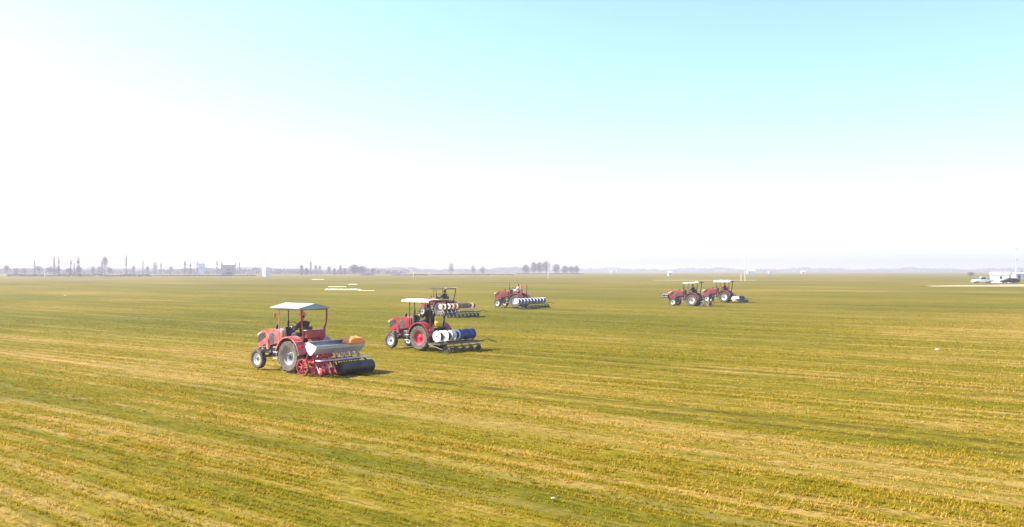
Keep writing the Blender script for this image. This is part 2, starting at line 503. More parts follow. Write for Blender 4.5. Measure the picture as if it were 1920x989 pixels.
def build_seedlings():
    rs = np.random.RandomState(11)
    P = []
    for (d0, d1, dens) in ((12.5, 22, 240), (22, 34, 140), (34, 50, 70), (50, 75, 30), (75, 120, 9)):
        area = 0.66 * (d1 ** 2 - d0 ** 2)
        n = int(area * dens)
        y = np.sqrt(rs.rand(n) * (d1 ** 2 - d0 ** 2) + d0 ** 2)
        x = (rs.rand(n) * 2 - 1) * y * 0.63
        P.append(np.stack([x, y], -1))
    P = np.concatenate(P)
    u = P[:, 0] * HEAD.x + P[:, 1] * HEAD.y
    v = P[:, 0] * RIGHT.x + P[:, 1] * RIGHT.y
    # gather into drill rows
    sp = 0.21
    v = np.round(v / sp) * sp + rs.randn(len(v)) * 0.030
    keep = vnoise(u * 0.9 + 3, v * 2.2) * 0.5 + vnoise(u * 0.06, v * 0.9 + 17) * 0.6 > rs.rand(len(u)) * 0.75 + 0.12
    keep &= (vnoise(u * 1.5 + 7, v * 4.2 + 3) > 0.26) | (P[:, 1] > 45)
    keep &= rs.rand(len(u)) < 0.62 + 0.38 * np.sin(6.2832 / 0.88 * (v + 1.6 * vnoise(u * 0.04, v * 0.3)))
    keep &= rs.rand(len(u)) < np.clip((125 - P[:, 1]) / 105.0, 0, 1) ** 1.3
    u, v = u[keep], v[keep]
    n = len(u)
    X = u * HEAD.x + v * RIGHT.x
    Y = u * HEAD.y + v * RIGHT.y
    Z = ground_h(u, v) - 0.01
    vig = 0.6 + 0.8 * vnoise(u * 0.2, v * 0.7)
    B = 5
    co = np.empty((n, B, 3, 3)); tint = np.empty((n, B, 3))
    for k in range(B):
        an = rs.rand(n) * 6.283
        ln = (0.04 + 0.055 * rs.rand(n)) * vig
        lean = 0.45 + 0.55 * rs.rand(n)
        w = (0.006 + 0.005 * rs.rand(n)) * (1 + Y / 45.0)
        dx, dy = np.cos(an), np.sin(an)
        ox = X + rs.randn(n) * 0.02; oy = Y + rs.randn(n) * 0.02
        co[:, k, 0] = np.stack([ox - dy * w, oy + dx * w, Z], -1)
        co[:, k, 1] = np.stack([ox + dy * w, oy - dx * w, Z], -1)
        co[:, k, 2] = np.stack([ox + dx * ln * lean, oy + dy * ln * lean, Z + ln * np.sqrt(np.maximum(0.1, 1 - 0.6 * lean ** 2))], -1)
        tint[:, k, :] = rs.rand(n)[:, None]
    co = co.reshape(-1, 3)
    me = bpy.data.meshes.new('seedlings')
    me.vertices.add(len(co)); me.vertices.foreach_set('co', co.ravel())
    nf = len(co) // 3
    me.loops.add(len(co)); me.loops.foreach_set('vertex_index', np.arange(len(co), dtype=np.int32))
    me.polygons.add(nf); me.polygons.foreach_set('loop_start', np.arange(0, len(co), 3, dtype=np.int32))
    me.update(calc_edges=True)
    a = me.attributes.new('tint', 'FLOAT', 'POINT')
    a.data.foreach_set('value', tint.ravel().astype(np.float32))
    me.materials.append(blade_material())
    o = link('wheat_seedlings', me)
    tag(o, 'short yellow-green wheat seedlings covering the wide field in drill rows', 'wheat', kind='stuff')
    return nf

print('blades', build_seedlings())

# ------------------------------------------------------------------ wheels (shared meshes)
MESH = {}
def cached(key, fn):
    if key not in MESH: MESH[key] = fn()
    return MESH[key]

def tyre_mesh(r, w, rim, lugs, m, front=False):
    def f():
        b = MB()
        h = w / 2
        prof = [(rim, -h * 0.78), (rim + (r - rim) * 0.35, -h * 0.98), (r * 0.90, -h * 0.97), (r * 0.955, -h * 0.80), (r * 0.97, 0),
                (r * 0.955, h * 0.80), (r * 0.90, h * 0.97), (rim + (r - rim) * 0.35, h * 0.98), (rim, h * 0.78)]
        b.lathe(prof, n=40, closed=True)
        for i in range(lugs):
            for s in (-1, 1):
                a = 2 * math.pi * (i + (0.5 if s > 0 else 0)) / lugs
                if front:
                    rot = Matrix.Rotation(-a, 3, 'Y')
                    b.box(rot @ Vector((0, s * h * 0.45, r * 0.97)), (0.028, h * 0.75, r * 0.06), rot)
                else:
                    rot = Matrix.Rotation(-a, 3, 'Y') @ Matrix.Rotation(s * 0.70, 3, 'Z')
                    b.box(Matrix.Rotation(-a, 3, 'Y') @ Vector((0, s * h * 0.50, r * 0.965)), (0.045, h * 1.15, r * 0.075), rot)
        return b.mesh('tyre', m, 30)
    return cached(('tyre', r, w, lugs, m.name), f)

def rim_mesh(rim, w, m):
    def f():
        b = MB()
        h = w / 2
        for s in (1,):
            b.lathe([(rim * 1.03, h * 0.80), (rim * 1.03, h * 0.70), (rim * 0.88, h * 0.62), (rim * 0.80, h * 0.25), (rim * 0.45, h * 0.20), (rim * 0.38, h * 0.32), (rim * 0.30, h * 0.34)], n=32)
        b.lathe([(rim * 1.03, -h * 0.80), (rim * 1.03, -h * 0.70), (rim * 0.88, -h * 0.62), (rim * 0.84, h * 0.22), (rim * 0.3, h * 0.18)], n=32)
        return b.mesh('rim', m, 40)
    return cached(('rim', rim, w, m.name), f)

def hub_mesh(rim, w, m):
    def f():
        b = MB()
        h = w / 2
        b.lathe([(0.0, h * 0.62), (rim * 0.16, h * 0.60), (rim * 0.20, h * 0.40), (rim * 0.32, h * 0.36), (rim * 0.32, -h * 0.4), (0, -h * 0.4)], n=20)
        for i in range(6):
            a = i * math.pi / 3
            b.lathe([(0.0, h * 0.44), (0.018, h * 0.44), (0.018, h * 0.30)], o=(math.cos(a) * rim * 0.40, 0, math.sin(a) * rim * 0.40), n=6)
        return b.mesh('hub', m, 40)
    return cached(('hub', rim, w, m.name), f)

def wheel(parent, pos, r, w, rimr, lugs, tyre_m, rim_m, hub_m, side, front=False):
    o = link('wheel', hub_mesh(rimr, w, hub_m), parent)
    o.location = pos
    o.rotation_euler = (0, random.uniform(0, 6), 0 if side > 0 else math.pi)
    link('tyre', tyre_mesh(r, w, rimr, lugs, tyre_m, front), o)
    link('rim', rim_mesh(rimr, w, rim_m), o)
    return o

# ------------------------------------------------------------------ people (seated drivers)
def skin_mesh(name, verts, edges, m, grow=0.0, mul=1.0, root=0, sub=1):
    me = bpy.data.meshes.new(name + '_tmp')
    me.from_pydata([v[0] for v in verts], edges, [])
    o = bpy.data.objects.new(name + '_tmp', me)
    col.objects.link(o)
    o.modifiers.new('skin', 'SKIN')
    if not me.skin_vertices:
        bpy.context.view_layer.objects.active = o
    sv = me.skin_vertices[0].data
    for i, v in enumerate(verts):
        rx = v[1] * mul + grow
        ry = (v[2] if len(v) > 2 else v[1]) * mul + grow
        sv[i].radius = (rx, ry)
        sv[i].use_root = (i == root)
    s = o.modifiers.new('sub', 'SUBSURF'); s.levels = sub; s.render_levels = sub
    dg = bpy.context.evaluated_depsgraph_get()
    ev = o.evaluated_get(dg)
    out = bpy.data.meshes.new_from_object(ev)
    out.name = name
    bpy.data.objects.remove(o)
    for p in out.polygons: p.use_smooth = True
    out.materials.clear()
    out.materials.append(m)
    return out

V = []; E = []
def jv(p, r, frm=None, r2=None):
    V.append((p, r, r2 if r2 else r)); i = len(V) - 1
    if frm is not None: E.append((frm, i))
    return i
pel = jv((0, 0, 0.02), 0.13)
bel = jv((0.0, 0, 0.19), 0.120, pel)
che = jv((0.01, 0, 0.36), 0.135, bel)
upc = jv((0.02, 0, 0.45), 0.105, che)
clr = jv((0.03, 0, 0.525), 0.066, upc)
nec = jv((0.045, 0, 0.575), 0.056, clr)
nct = jv((0.055, 0, 0.640), 0.056, nec)
JOINT = {}
for s in (1, -1):
    sh = jv((0.01, s * 0.185, 0.455), 0.064, upc)
    el = jv((0.17, s * 0.265, 0.215), 0.047, sh)
    wr = jv((0.42, s * 0.185, 0.275), 0.030, el)
    pa = jv((0.49, s * 0.175, 0.300), 0.034, wr)
    for k, (oy, ln) in enumerate(((0.030, 0.060), (0.011, 0.070), (-0.009, 0.066), (-0.028, 0.052))):
        f1 = jv((0.53, s * (0.175 + oy), 0.325), 0.010, pa)
        f2 = jv((0.53 + ln * 0.6, s * (0.175 + oy), 0.325 - 0.012), 0.009, f1)
        jv((0.53 + ln * 0.55, s * (0.175 + oy), 0.325 - 0.045), 0.008, f2)
    t1 = jv((0.49, s * 0.128, 0.315), 0.011, pa)
    jv((0.53, s * 0.118, 0.305), 0.009, t1)
    hip = jv((0.03, s * 0.095, -0.01), 0.088, pel)
    kn = jv((0.43, s * 0.16, 0.03), 0.063, hip)
    an = jv((0.47, s * 0.15, -0.38), 0.043, kn)
    jv((0.60, s * 0.165, -0.425), 0.036, an)
    JOINT[s] = (sh, el, wr, hip, kn, an)
BODY = skin_mesh('body', V, E, M_SKIN)
HC = Vector((0.070, 0, 0.705))            # centre of the head
def head_shape(bm, grow=1.0):
    r = bmesh.ops.create_icosphere(bm, subdivisions=3, radius=1.0)
    for v_ in r['verts']:
        p = v_.co.copy()
        x, y, z = p.x * 0.098, p.y * 0.077, p.z * 0.122
        if p.z < 0:                        # jaw narrows, chin comes forward
            k = -p.z
            y *= 1 - 0.30 * k * k
            x = x * (1 - 0.22 * k) + 0.016 * k
        if p.x < 0: x *= 1.06
        if grow == 1.0:
            fr = max(0.0, p.x)
            x += 0.030 * fr ** 6 * math.exp(-((p.y / 0.20) ** 2)) * math.exp(-(((p.z + 0.16) / 0.22) ** 2))      # nose
            x -= 0.010 * fr ** 4 * math.exp(-(((abs(p.y) - 0.40) / 0.20) ** 2)) * math.exp(-(((p.z - 0.10) / 0.16) ** 2))  # eye sockets
            x += 0.006 * fr ** 5 * math.exp(-((p.y / 0.32) ** 2)) * math.exp(-(((p.z + 0.55) / 0.10) ** 2))     # lips
        v_.co = HC + Vector((x, y, z)) * grow
    return r['verts']
def add_head(me):
    bm = bmesh.new(); bm.from_mesh(me)
    head_shape(bm)
    for s in (1, -1):
        r = bmesh.ops.create_icosphere(bm, subdivisions=1, radius=1.0)
        for v_ in r['verts']: v_.co = HC + Vector((-0.008 + v_.co.x * 0.020, s * 0.080 + v_.co.y * 0.010, -0.008 + v_.co.z * 0.032))
    for f in bm.faces: f.smooth = True
    bm.to_mesh(me); bm.free()
add_head(BODY)
def sub_skel(ids):
    mp = {i: k for k, i in enumerate(ids)}
    return [V[i] for i in ids], [(mp[a], mp[b]) for a, b in E if a in mp and b in mp]
jids = [pel, bel, che, upc, clr] + [i for s in (1, -1) for i in JOINT[s][:3]]
tids = [pel, bel] + [i for s in (1, -1) for i in JOINT[s][3:]]
jv_, je_ = sub_skel(jids)
tv_, te_ = sub_skel(tids)
JACKET = skin_mesh('jacket', jv_, je_, M_CLOTH_D, 0.022, 1.14)
TROUSERS = skin_mesh('trousers', tv_, te_, M_CLOTH_B, 0.012, 1.08)
def hair_mesh():
    b = MB()
    head_shape(b.bm, 1.07)
    dele = [v_ for v_ in b.bm.verts if (v_.co.x - HC.x > 0.030 and v_.co.z - HC.z < 0.062) or v_.co.z - HC.z < -0.060 or (v_.co.x - HC.x > -0.02 and v_.co.z - HC.z < 0.0)]
    bmesh.ops.delete(b.bm, geom=dele, context='VERTS')
    return b.mesh('hair', M_HAIR, 80)
HAIR = hair_mesh()
def shoe_mesh():
    b = MB()
    b.prism([(-0.07, -0.035), (0.19, -0.035), (0.20, 0.0), (0.10, 0.035), (0.03, 0.07), (-0.06, 0.07)], -0.045, 0.045, 0.015)
    return b.mesh('shoe', M_BLACK, 40)
SHOE = shoe_mesh()
def eye_mesh():
    b = MB(); b.lathe([(0, 0.008), (0.010, 0.004), (0.012, -0.004), (0, -0.008)], axis=(1, 0, 0), n=8)
    return b.mesh('eye', M_HAIR, 60)
EYE = eye_mesh()

def person(mw, label, jacket_m, trouser_m, group=None, hat=None, turn=0.0):
    root = empty('person', (0, 0, 0))
    root.matrix_world = mw @ Matrix.Rotation(turn, 4, 'Z') @ Matrix.Scale(1.08, 4)
    tag(root, label, 'person', group)
    link('body', BODY, root)
    for nm, me, m in (('jacket', JACKET, jacket_m), ('trousers', TROUSERS, trouser_m)):
        c = link(nm, me, root)
        c.material_slots[0].link = 'OBJECT'
        c.material_slots[0].material = m
    hh = link('hair', HAIR, root)
    if hat:
        b = MB()
        b.lathe([(0.0, 0.15), (0.06, 0.145), (0.105, 0.10), (0.118, 0.03), (0.17, 0.02), (0.175, 0.012), (0.112, 0.012)], o=(0.066, 0, 0.752), axis=(-0.1, 0, 1), n=28)
        b.build('hat', hat, root)
    for s in (1, -1):
        c = link('shoe', SHOE, root); c.location = (0.49, s * 0.155, -0.415)
        c = link('eye', EYE, root); c.location = (0.149, s * 0.031, 0.717)
    return root

# ------------------------------------------------------------------ tractors
RW, RWW, RRIM = 0.66, 0.36, 0.36
FW, FWW, FRIM = 0.42, 0.24, 0.245
WB, TRK = 2.2, 0.72

def canopy(root, kind, z, m, x0=-0.75, x1=1.05, hw=0.82, post_m=None, front_m=None, rear_m=None, low=1.1):
    """roof and its four posts"""
    if kind == 'gable':
        b = MB()
        e = z - 0.17
        t = 0.035
        for s in (1, -1):
            b.prism([(x0, 0), (x1, 0), (x1, t), (x0, t)], 0, 1)   # placeholder sheet, shaped below
        b.bm.free(); b = MB()
        v = b.bm.verts.new
        for s in (1, -1):
            A = [v((x0, 0, z)), v((x1 + 0.12, 0, z)), v((x1 + 0.12, s * hw, e)), v((x0, s * hw, e))]
            B = [v((p.co.x, p.co.y, p.co.z - t)) for p in A]
            b.bm.faces.new(A); b.bm.faces.new(B[::-1])
            for i in range(4): b.bm.faces.new((A[i], A[(i + 1) % 4], B[(i + 1) % 4], B[i]))
        o = b.build('canopy', m, root, 20)
        for nm, xx in (('gable_end', x0 + 0.02), ('gable_end', x1 + 0.10)):
            g = MB(); v = g.bm.verts.new
            A = [v((xx, -hw + 0.03, e - 0.05)), v((xx, hw - 0.03, e - 0.05)), v((xx, hw - 0.03, e - 0.035)), v((xx, 0, z - 0.04)), v((xx, -hw + 0.03, e - 0.035))]
            B = [v((p.co.x + 0.02, p.co.y, p.co.z)) for p in A]
            g.bm.faces.new(A); g.bm.faces.new(B[::-1])
            for i in range(5): g.bm.faces.new((A[i], A[(i + 1) % 5], B[(i + 1) % 5], B[i]))
            g.build(nm, m, o, 20)
        zt = e - 0.05
    else:
        # stretched sheet on hoops: arched across, sagging between the hoops, valance at the edge
        b = MB()
        nx, ny = 16, 10
        rise = 0.10 if kind == 'arched' else 0.05
        slope = 0.10 if kind == 'tilted' else 0.0
        grid = []
        for i in range(nx + 1):
            rowv = []
            for j in range(ny + 1):
                x = x0 + (x1 - x0) * i / nx; y = -hw + 2 * hw * j / ny
                sag = 0.045 * abs(math.sin(math.pi * 3 * i / nx)) + 0.012 * math.sin(7 * x + 5 * y)
                zz = z + rise * (1 - (y / hw) ** 2) - rise - sag - slope * (x - x0) / (x1 - x0)
                if kind == 'arched': zz += 0.06 * (1 - ((2 * i / nx) - 1) ** 2)
                rowv.append(b.bm.verts.new((x, y, zz)))
            grid.append(rowv)
        top = [[grid[i][j] for j in range(ny + 1)] for i in range(nx + 1)]
        low_ = [[b.bm.verts.new((p.co.x, p.co.y, p.co.z - 0.03)) for p in r] for r in top]
        for i in range(nx):
            for j in range(ny):
                b.bm.faces.new((top[i][j], top[i + 1][j], top[i + 1][j + 1], top[i][j + 1]))
                b.bm.faces.new((low_[i][j], low_[i][j + 1], low_[i + 1][j + 1], low_[i + 1][j]))
        for i in range(nx):
            for j in (0, ny):
                b.bm.faces.new((top[i][j], top[i + 1][j], low_[i + 1][j], low_[i][j]))
        for j in range(ny):
            for i in (0, nx):
                b.bm.faces.new((top[i][j], top[i][j + 1], low_[i][j + 1], low_[i][j]))
        o = b.build('canopy', m, root, 40)
        # edge valance
        for s in (1, -1):
            vb = MB()
            dz = -slope
            vb.prism([(x0, z - rise - 0.10), (x1, z - rise - 0.10 + dz), (x1, z - rise - 0.015 + dz), (x0, z - rise - 0.015)], s * hw - 0.006, s * hw + 0.006)
            vb.build('valance', m, o, 20)
        zt = z - rise - 0.05
    # support frame under the roof
    fb = MB()
    for s in (1, -1):
        fb.tube([(x0 + 0.05, s * (hw - 0.12), zt - 0.03), (x1 - 0.05, s * (hw - 0.12), zt - 0.03 - (0.10 if kind == 'tilted' else 0))], 0.018, 6)
    for x in (x0 + 0.1, x1 - 0.1):
        dz = -0.10 * (x - x0) / (x1 - x0) if kind == 'tilted' else 0
        fb.tube([(x, -hw + 0.1, zt - 0.032 + dz), (x, hw - 0.1, zt - 0.032 + dz)], 0.018, 6)
    fb.build('canopy_frame', post_m, o)
    for s in (1, -1):
        # rear roll posts: leaning in at the bottom
        rb = MB()
        rb.tube([(-0.50, s * 0.50, 1.30), (-0.52, s * 0.53, 1.62), (-0.56, s * 0.63, 1.95), (-0.58, s * 0.66, 2.2), (-0.58, s * 0.66, zt)], 0.042, 8)
        rb.build('roll_post', rear_m or post_m, root)
        fp = MB()
        dz = -0.10 if kind == 'tilted' else 0
        fp.tube([(0.92, s * 0.60, zt + dz), (0.92, s * 0.62, 1.45), (0.96, s * 0.62, low), (0.84, s * 0.64, low - 0.05)], 0.022, 8)
        fp.build('front_post', front_m or post_m, root)
    return o

def tractor(loc, rz, label, scale=1.0, red=M_RED, rear_rim=M_GREYRIM, rear_hub=M_IRON, front_rim=M_WHITE, rear_tyre=M_TYRE, roof=None, group='red tractors working the field', rear_box=False, indicator=False):
    root = empty('tractor', loc, rz, scale)
    tag(root, label, 'tractor', group)
    P = lambda name, m, b, sm=35: b.build(name, m, root, sm)
    # gearbox, engine and front frame
    b = MB()
    b.box((0.15, 0, 0.78), (1.15, 0.42, 0.48), bevel=0.05)
    b.box((1.05, 0, 0.80), (0.85, 0.36, 0.40), bevel=0.05)
    b.box((1.75, 0, 0.86), (0.85, 0.34, 0.46), bevel=0.04)
    b.box((2.35, 0, 0.72), (0.75, 0.38, 0.20), bevel=0.03)
    b.lathe([(0.11, -0.70), (0.13, -0.5), (0.17, -0.30), (0.17, 0.30), (0.13, 0.5), (0.11, 0.70)], o=(0, 0, RW), n=14)
    P('chassis', M_IRON, b)
    b = MB()
    b.tube([(WB, -0.62, FW + 0.03), (WB, 0, FW + 0.13), (WB, 0.62, FW + 0.03)], 0.055, 8)
    b.box((WB, 0, FW + 0.18), (0.20, 0.16, 0.14), bevel=0.02)
    for s in (1, -1):
        b.tube([(WB, s * 0.56, FW + 0.16), (WB, s * 0.57, FW - 0.08)], 0.045, 8)
    b.tube([(WB - 0.16, -0.55, FW + 0.06), (WB - 0.16, 0.55, FW + 0.06)], 0.020, 6)
    P('front_axle', M_IRON, b)
    # bonnet
    b = MB()
    prof = [(1.12, 1.02), (1.12, 1.66), (1.45, 1.675), (2.0, 1.655), (2.45, 1.60), (2.70, 1.525), (2.80, 1.43), (2.84, 1.22), (2.83, 0.98), (2.62, 0.90), (2.2, 1.04)]
    b.prism(prof, -0.29, 0.29, 0.11)
    bon = b.build('bonnet', red, root, 40)
    b = MB()
    b.box((2.842, 0, 1.15), (0.03, 0.40, 0.30), bevel=0.01)
    for k in range(6): b.box((2.862, 0, 1.03 + k * 0.048), (0.02, 0.38, 0.016))
    b.build('grille', M_BLACK, bon)
    for s in (1, -1):
        b = MB()
        b.lathe([(0.0, 0.035), (0.055, 0.028), (0.07, 0.0), (0.075, -0.04)], o=(2.835, s * 0.19, 1.39), axis=(1, 0, 0.15), n=14)
        b.build('headlight', M_LAMP, bon)
        b = MB()
        b.prism([(2.22, 1.18), (2.30, 1.50), (2.60, 1.46), (2.74, 1.36), (2.76, 1.06), (2.52, 1.02)], s * 0.289, s * 0.302)
        for k in range(5):
            b.prism([(2.30, 1.12 + k * 0.07), (2.70, 1.11 + k * 0.07), (2.70, 1.125 + k * 0.07), (2.30, 1.135 + k * 0.07)], s * 0.300, s * 0.308)
        b.build('side_grille', M_BLACK, bon)
        b = MB()
        b.prism([(1.72, 1.06), (1.66, 1.46), (1.78, 1.50), (1.92, 1.50), (2.00, 1.42), (2.00, 1.06)], s * 0.288, s * 0.300)
        b.build('engine_vent', M_IRON, bon)
        # fender arm of the front frame
        b = MB()
        b.prism([(2.78, 0.98), (2.20, 1.30), (2.02, 1.22), (2.02, 0.80), (2.16, 0.80), (2.20, 1.04), (2.66, 0.84)], s * 0.304, s * 0.325)
        b.build('front_brace', red, root)
    # exhaust on the left side of the bonnet
    b = MB()
    b.tube([(1.30, -0.16, 1.60), (1.30, -0.16, 1.80)], 0.035, 8)
    b.tube([(1.30, -0.16, 1.78), (1.30, -0.16, 1.82), (1.30, -0.16, 2.02), (1.30, -0.16, 2.07)], [0.03, 0.052, 0.052, 0.03], 10)
    b.tube([(1.30, -0.16, 2.05), (1.30, -0.16, 2.45), (1.25, -0.16, 2.55)], 0.026, 8)
    P('exhaust', M_BLACK, b)
    b = MB()
    b.tube([(1.62, 0.17, 1.60), (1.62, 0.17, 1.74), (1.62, 0.17, 1.80)], [0.05, 0.05, 0.075], 10)
    b.tube([(1.62, 0.17, 1.80), (1.62, 0.17, 1.86)], [0.075, 0.05], 10)
    P('air_cleaner', M_BLACK, b)
    # dashboard and steering
    b = MB()
    b.prism([(0.88, 1.05), (0.92, 1.60), (1.00, 1.78), (1.12, 1.75), (1.12, 1.05)], -0.24, 0.24, 0.03)
    d = P('dashboard', M_BLACK, b)
    b = MB()
    b.tube([(0.95, 0, 1.66), (0.70, 0, 1.83)], 0.022, 8)
    ax = Vector((-0.25, 0, 0.17)).normalized()
    o = Vector((0.70, 0, 1.83))
    u_ = Vector((0, 1, 0)); w_ = ax.cross(u_)
    ring = [o + (u_ * math.cos(2 * math.pi * i / 20) + w_ * math.sin(2 * math.pi * i / 20)) * 0.20 for i in range(21)]
    b.tube(ring, 0.014, 6, caps=False)
    for k in range(3):
        a = k * 2.094
        b.tube([o, o + (u_ * math.cos(a) + w_ * math.sin(a)) * 0.20], 0.010, 6)
    b.build('steering_wheel', M_BLACK, d)
    # deck, steps, tool and battery boxes
    b = MB()
    b.box((0.50, 0, 1.01), (0.95, 1.05, 0.04), bevel=0.01)
    P('deck', M_IRON, b)
    for s in (1, -1):
        b = MB()
        for k in range(2):
            b.box((1.00, s * 0.66, 0.50 + 0.26 * k), (0.28, 0.20, 0.03), bevel=0.005)
        for x in (0.87, 1.13):
            b.box((x, s * 0.585, 0.74), (0.025, 0.02, 0.54))
        P('step', M_STEEL, b)
    b = MB()
    b.box((1.22, 0.42, 0.78), (0.44, 0.28, 0.36), bevel=0.03)
    P('battery_box', M_BLACK, b)
    b = MB()
    b.box((1.10, -0.42, 0.82), (0.66, 0.28, 0.40), bevel=0.06, seg=2)
    P('fuel_tank', M_BLACK, b)
    # fenders
    for s in (1, -1):
        b = MB()
        n = 16; r0 = RW + 0.10
        a0, a1 = R(15), R(172)
        out, inn = [], []
        for i in range(n + 1):
            a = a0 + (a1 - a0) * i / n
            rr = r0 + 0.06 * math.sin(a) ** 2
            x, z = math.cos(a) * rr, RW + math.sin(a) * rr
            out.append((x, z)); inn.append((math.cos(a) * (rr - 0.03), RW + math.sin(a) * (rr - 0.03)))
        y0, y1 = s * 0.50, s * 0.94
        v = b.bm.verts.new
        A = [v((x, y0, z)) for x, z in out]; B = [v((x, y1, z - 0.015)) for x, z in out]
        C = [v((x, y0, z)) for x, z in inn]; D = [v((x, y1, z - 0.045)) for x, z in inn]
        for i in range(n):
            b.bm.faces.new((A[i], A[i + 1], B[i + 1], B[i])); b.bm.faces.new((C[i], D[i], D[i + 1], C[i + 1]))
            b.bm.faces.new((B[i], B[i + 1], D[i + 1], D[i])); b.bm.faces.new((A[i], C[i], C[i + 1], A[i + 1]))
        for i in (0, n): b.bm.faces.new((A[i], B[i], D[i], C[i]))
        # inner side plate down to the deck
        pl = [(x, z) for x, z in inn[2:]] + [(-0.55, 0.95), (0.66, 0.98)]
        b.prism(pl, s * 0.485, s * 0.50)
        fd = P('fender', red, b)
        b = MB()
        b.box((-0.74, s * 0.74, 1.08), (0.05, 0.22, 0.10), bevel=0.01)
        b.build('tail_light', M_TAIL, fd)
    # seat
    b = MB()
    b.box((0.12, 0, 1.36), (0.46, 0.46, 0.11), bevel=0.035, seg=2)
    b.box((0.10, 0, 1.17), (0.26, 0.30, 0.28), bevel=0.02)
    st = P('seat', M_SEAT, b)
    b = MB(); b.box((-0.16, 0, 1.62), (0.10, 0.44, 0.44), rot=(0, -0.15, 0), bevel=0.04, seg=2)
    b.build('backrest', M_SEAT, st)
    b = MB()
    b.tube([(0.62, -0.22, 1.03), (0.58, -0.24, 1.40)], 0.014, 6)
    b.lathe([(0, 0.03), (0.026, 0.0), (0, -0.03)], o=(0.58, -0.24, 1.41), n=8)
    P('gear_lever', M_BLACK, b)
    # hitch
    for s in (1, -1):
        b = MB()
        b.tube([(-0.15, s * 0.25, 0.52), (-1.05, s * 0.36, 0.50)], 0.032, 8)
        b.tube([(-0.30, s * 0.28, 1.02), (-0.75, s * 0.33, 0.52)], 0.018, 6)
        P('hitch_arm', M_IRON, b)
    b = MB(); b.tube([(-0.38, 0, 0.98), (-1.05, 0, 0.92)], 0.026, 8)
    P('top_link', M_IRON, b)
    b = MB(); b.box((-0.36, 0, 1.03), (0.32, 0.44, 0.32), bevel=0.04)
    P('lift_housing', M_IRON, b)
    # front weights
    b = MB()
    for k in range(4): b.box((2.80, -0.165 + 0.11 * k, 0.72), (0.16, 0.09, 0.26), bevel=0.015)
    P('front_weight', M_BLACK, b)
    # wheels
    for s in (1, -1):
        wheel(root, (0, s * TRK, RW), RW, RWW, RRIM, 18, rear_tyre, rear_rim, rear_hub, s)
        wheel(root, (WB, s * 0.69, FW), FW, FWW, FRIM, 22, M_TYRE, front_rim, M_IRON if front_rim is not M_IRON else M_STEEL, s, True)
    if rear_box:
        b = MB(); b.box((-0.60, 0, 1.56), (0.26, 1.00, 0.34), bevel=0.03)
        P('rear_box', M_RED, b)
    if indicator:
        b = MB()
        b.tube([(0.92, 0.64, 2.32), (0.98, 0.74, 2.32)], 0.010, 6)
        b.box((0.98, 0.78, 2.28), (0.05, 0.11, 0.20), bevel=0.02)
        P('mirror', M_ORANGE, b)
    return root

def place(rear_px, rear_py, rz_head=None, scale=1.0):
    """ground point of the left rear wheel -> origin under the rear axle"""
    h = (rz_head or HEAD).normalized()
    left = Vector((-h.y, h.x))
    d = gd(rear_py)
    p = Vector((gx(rear_px, d), d)) - left * TRK * scale
    return Vector((p.x, p.y, 0)), math.atan2(h.y, h.x)

def local_matrix(loc, rz, scale, off=(0, 0, 0), rot=None):
    m = Matrix.Translation(loc) @ Matrix.Rotation(rz, 4, 'Z') @ Matrix.Scale(scale, 4) @ Matrix.Translation(Vector(off))
    if rot is not None: m = m @ rot
    return m

# ------------------------------------------------------------------ implements
def roll_meshes(r, w, tape, flange, fill=0.90):
    def f1():
        b = MB(); b.lathe([(0.04, -w / 2), (r * fill, -w / 2), (r * fill, w / 2), (0.04, w / 2)], n=24, closed=True); return b.mesh('tape', tape, 40)
    def f2():
        b = MB()
        b.lathe([(0.045, -0.007), (r * 0.16, -0.022), (r * 0.22, -0.010), (r * 0.97, -0.010), (r, 0), (r * 0.97, 0.010), (r * 0.22, 0.010), (0.045, 0.007)], n=26, closed=True)
        return b.mesh('flange', flange, 40)
    def f3():
        b = MB(); b.tube([(0, -w / 2 - 0.05, 0), (0, w / 2 + 0.05, 0)], 0.038, 10); return b.mesh('tape_roll', M_BLACK, 40)
    return cached(('tp', r, w, fill, tape.name), f1), cached(('fl', r, flange.name), f2), cached(('core', w), f3)

def tape_roll(mw, r, w, tape, flange, label, group, fill=0.90):
    t, fl, core = roll_meshes(r, w, tape, flange, fill)
    root = empty('tape_roll', (0, 0, 0))
    root.matrix_world = mw
    tag(root, label, 'tape roll', group)
    link('spool_core', core, root)
    link('wound_tape', t, root)
    for s in (1, -1):
        c = link('flange', fl, root); c.location = (0, s * (w / 2 + 0.010), 0)
        c.rotation_euler = (0, 0, 0 if s > 0 else math.pi)
    return root

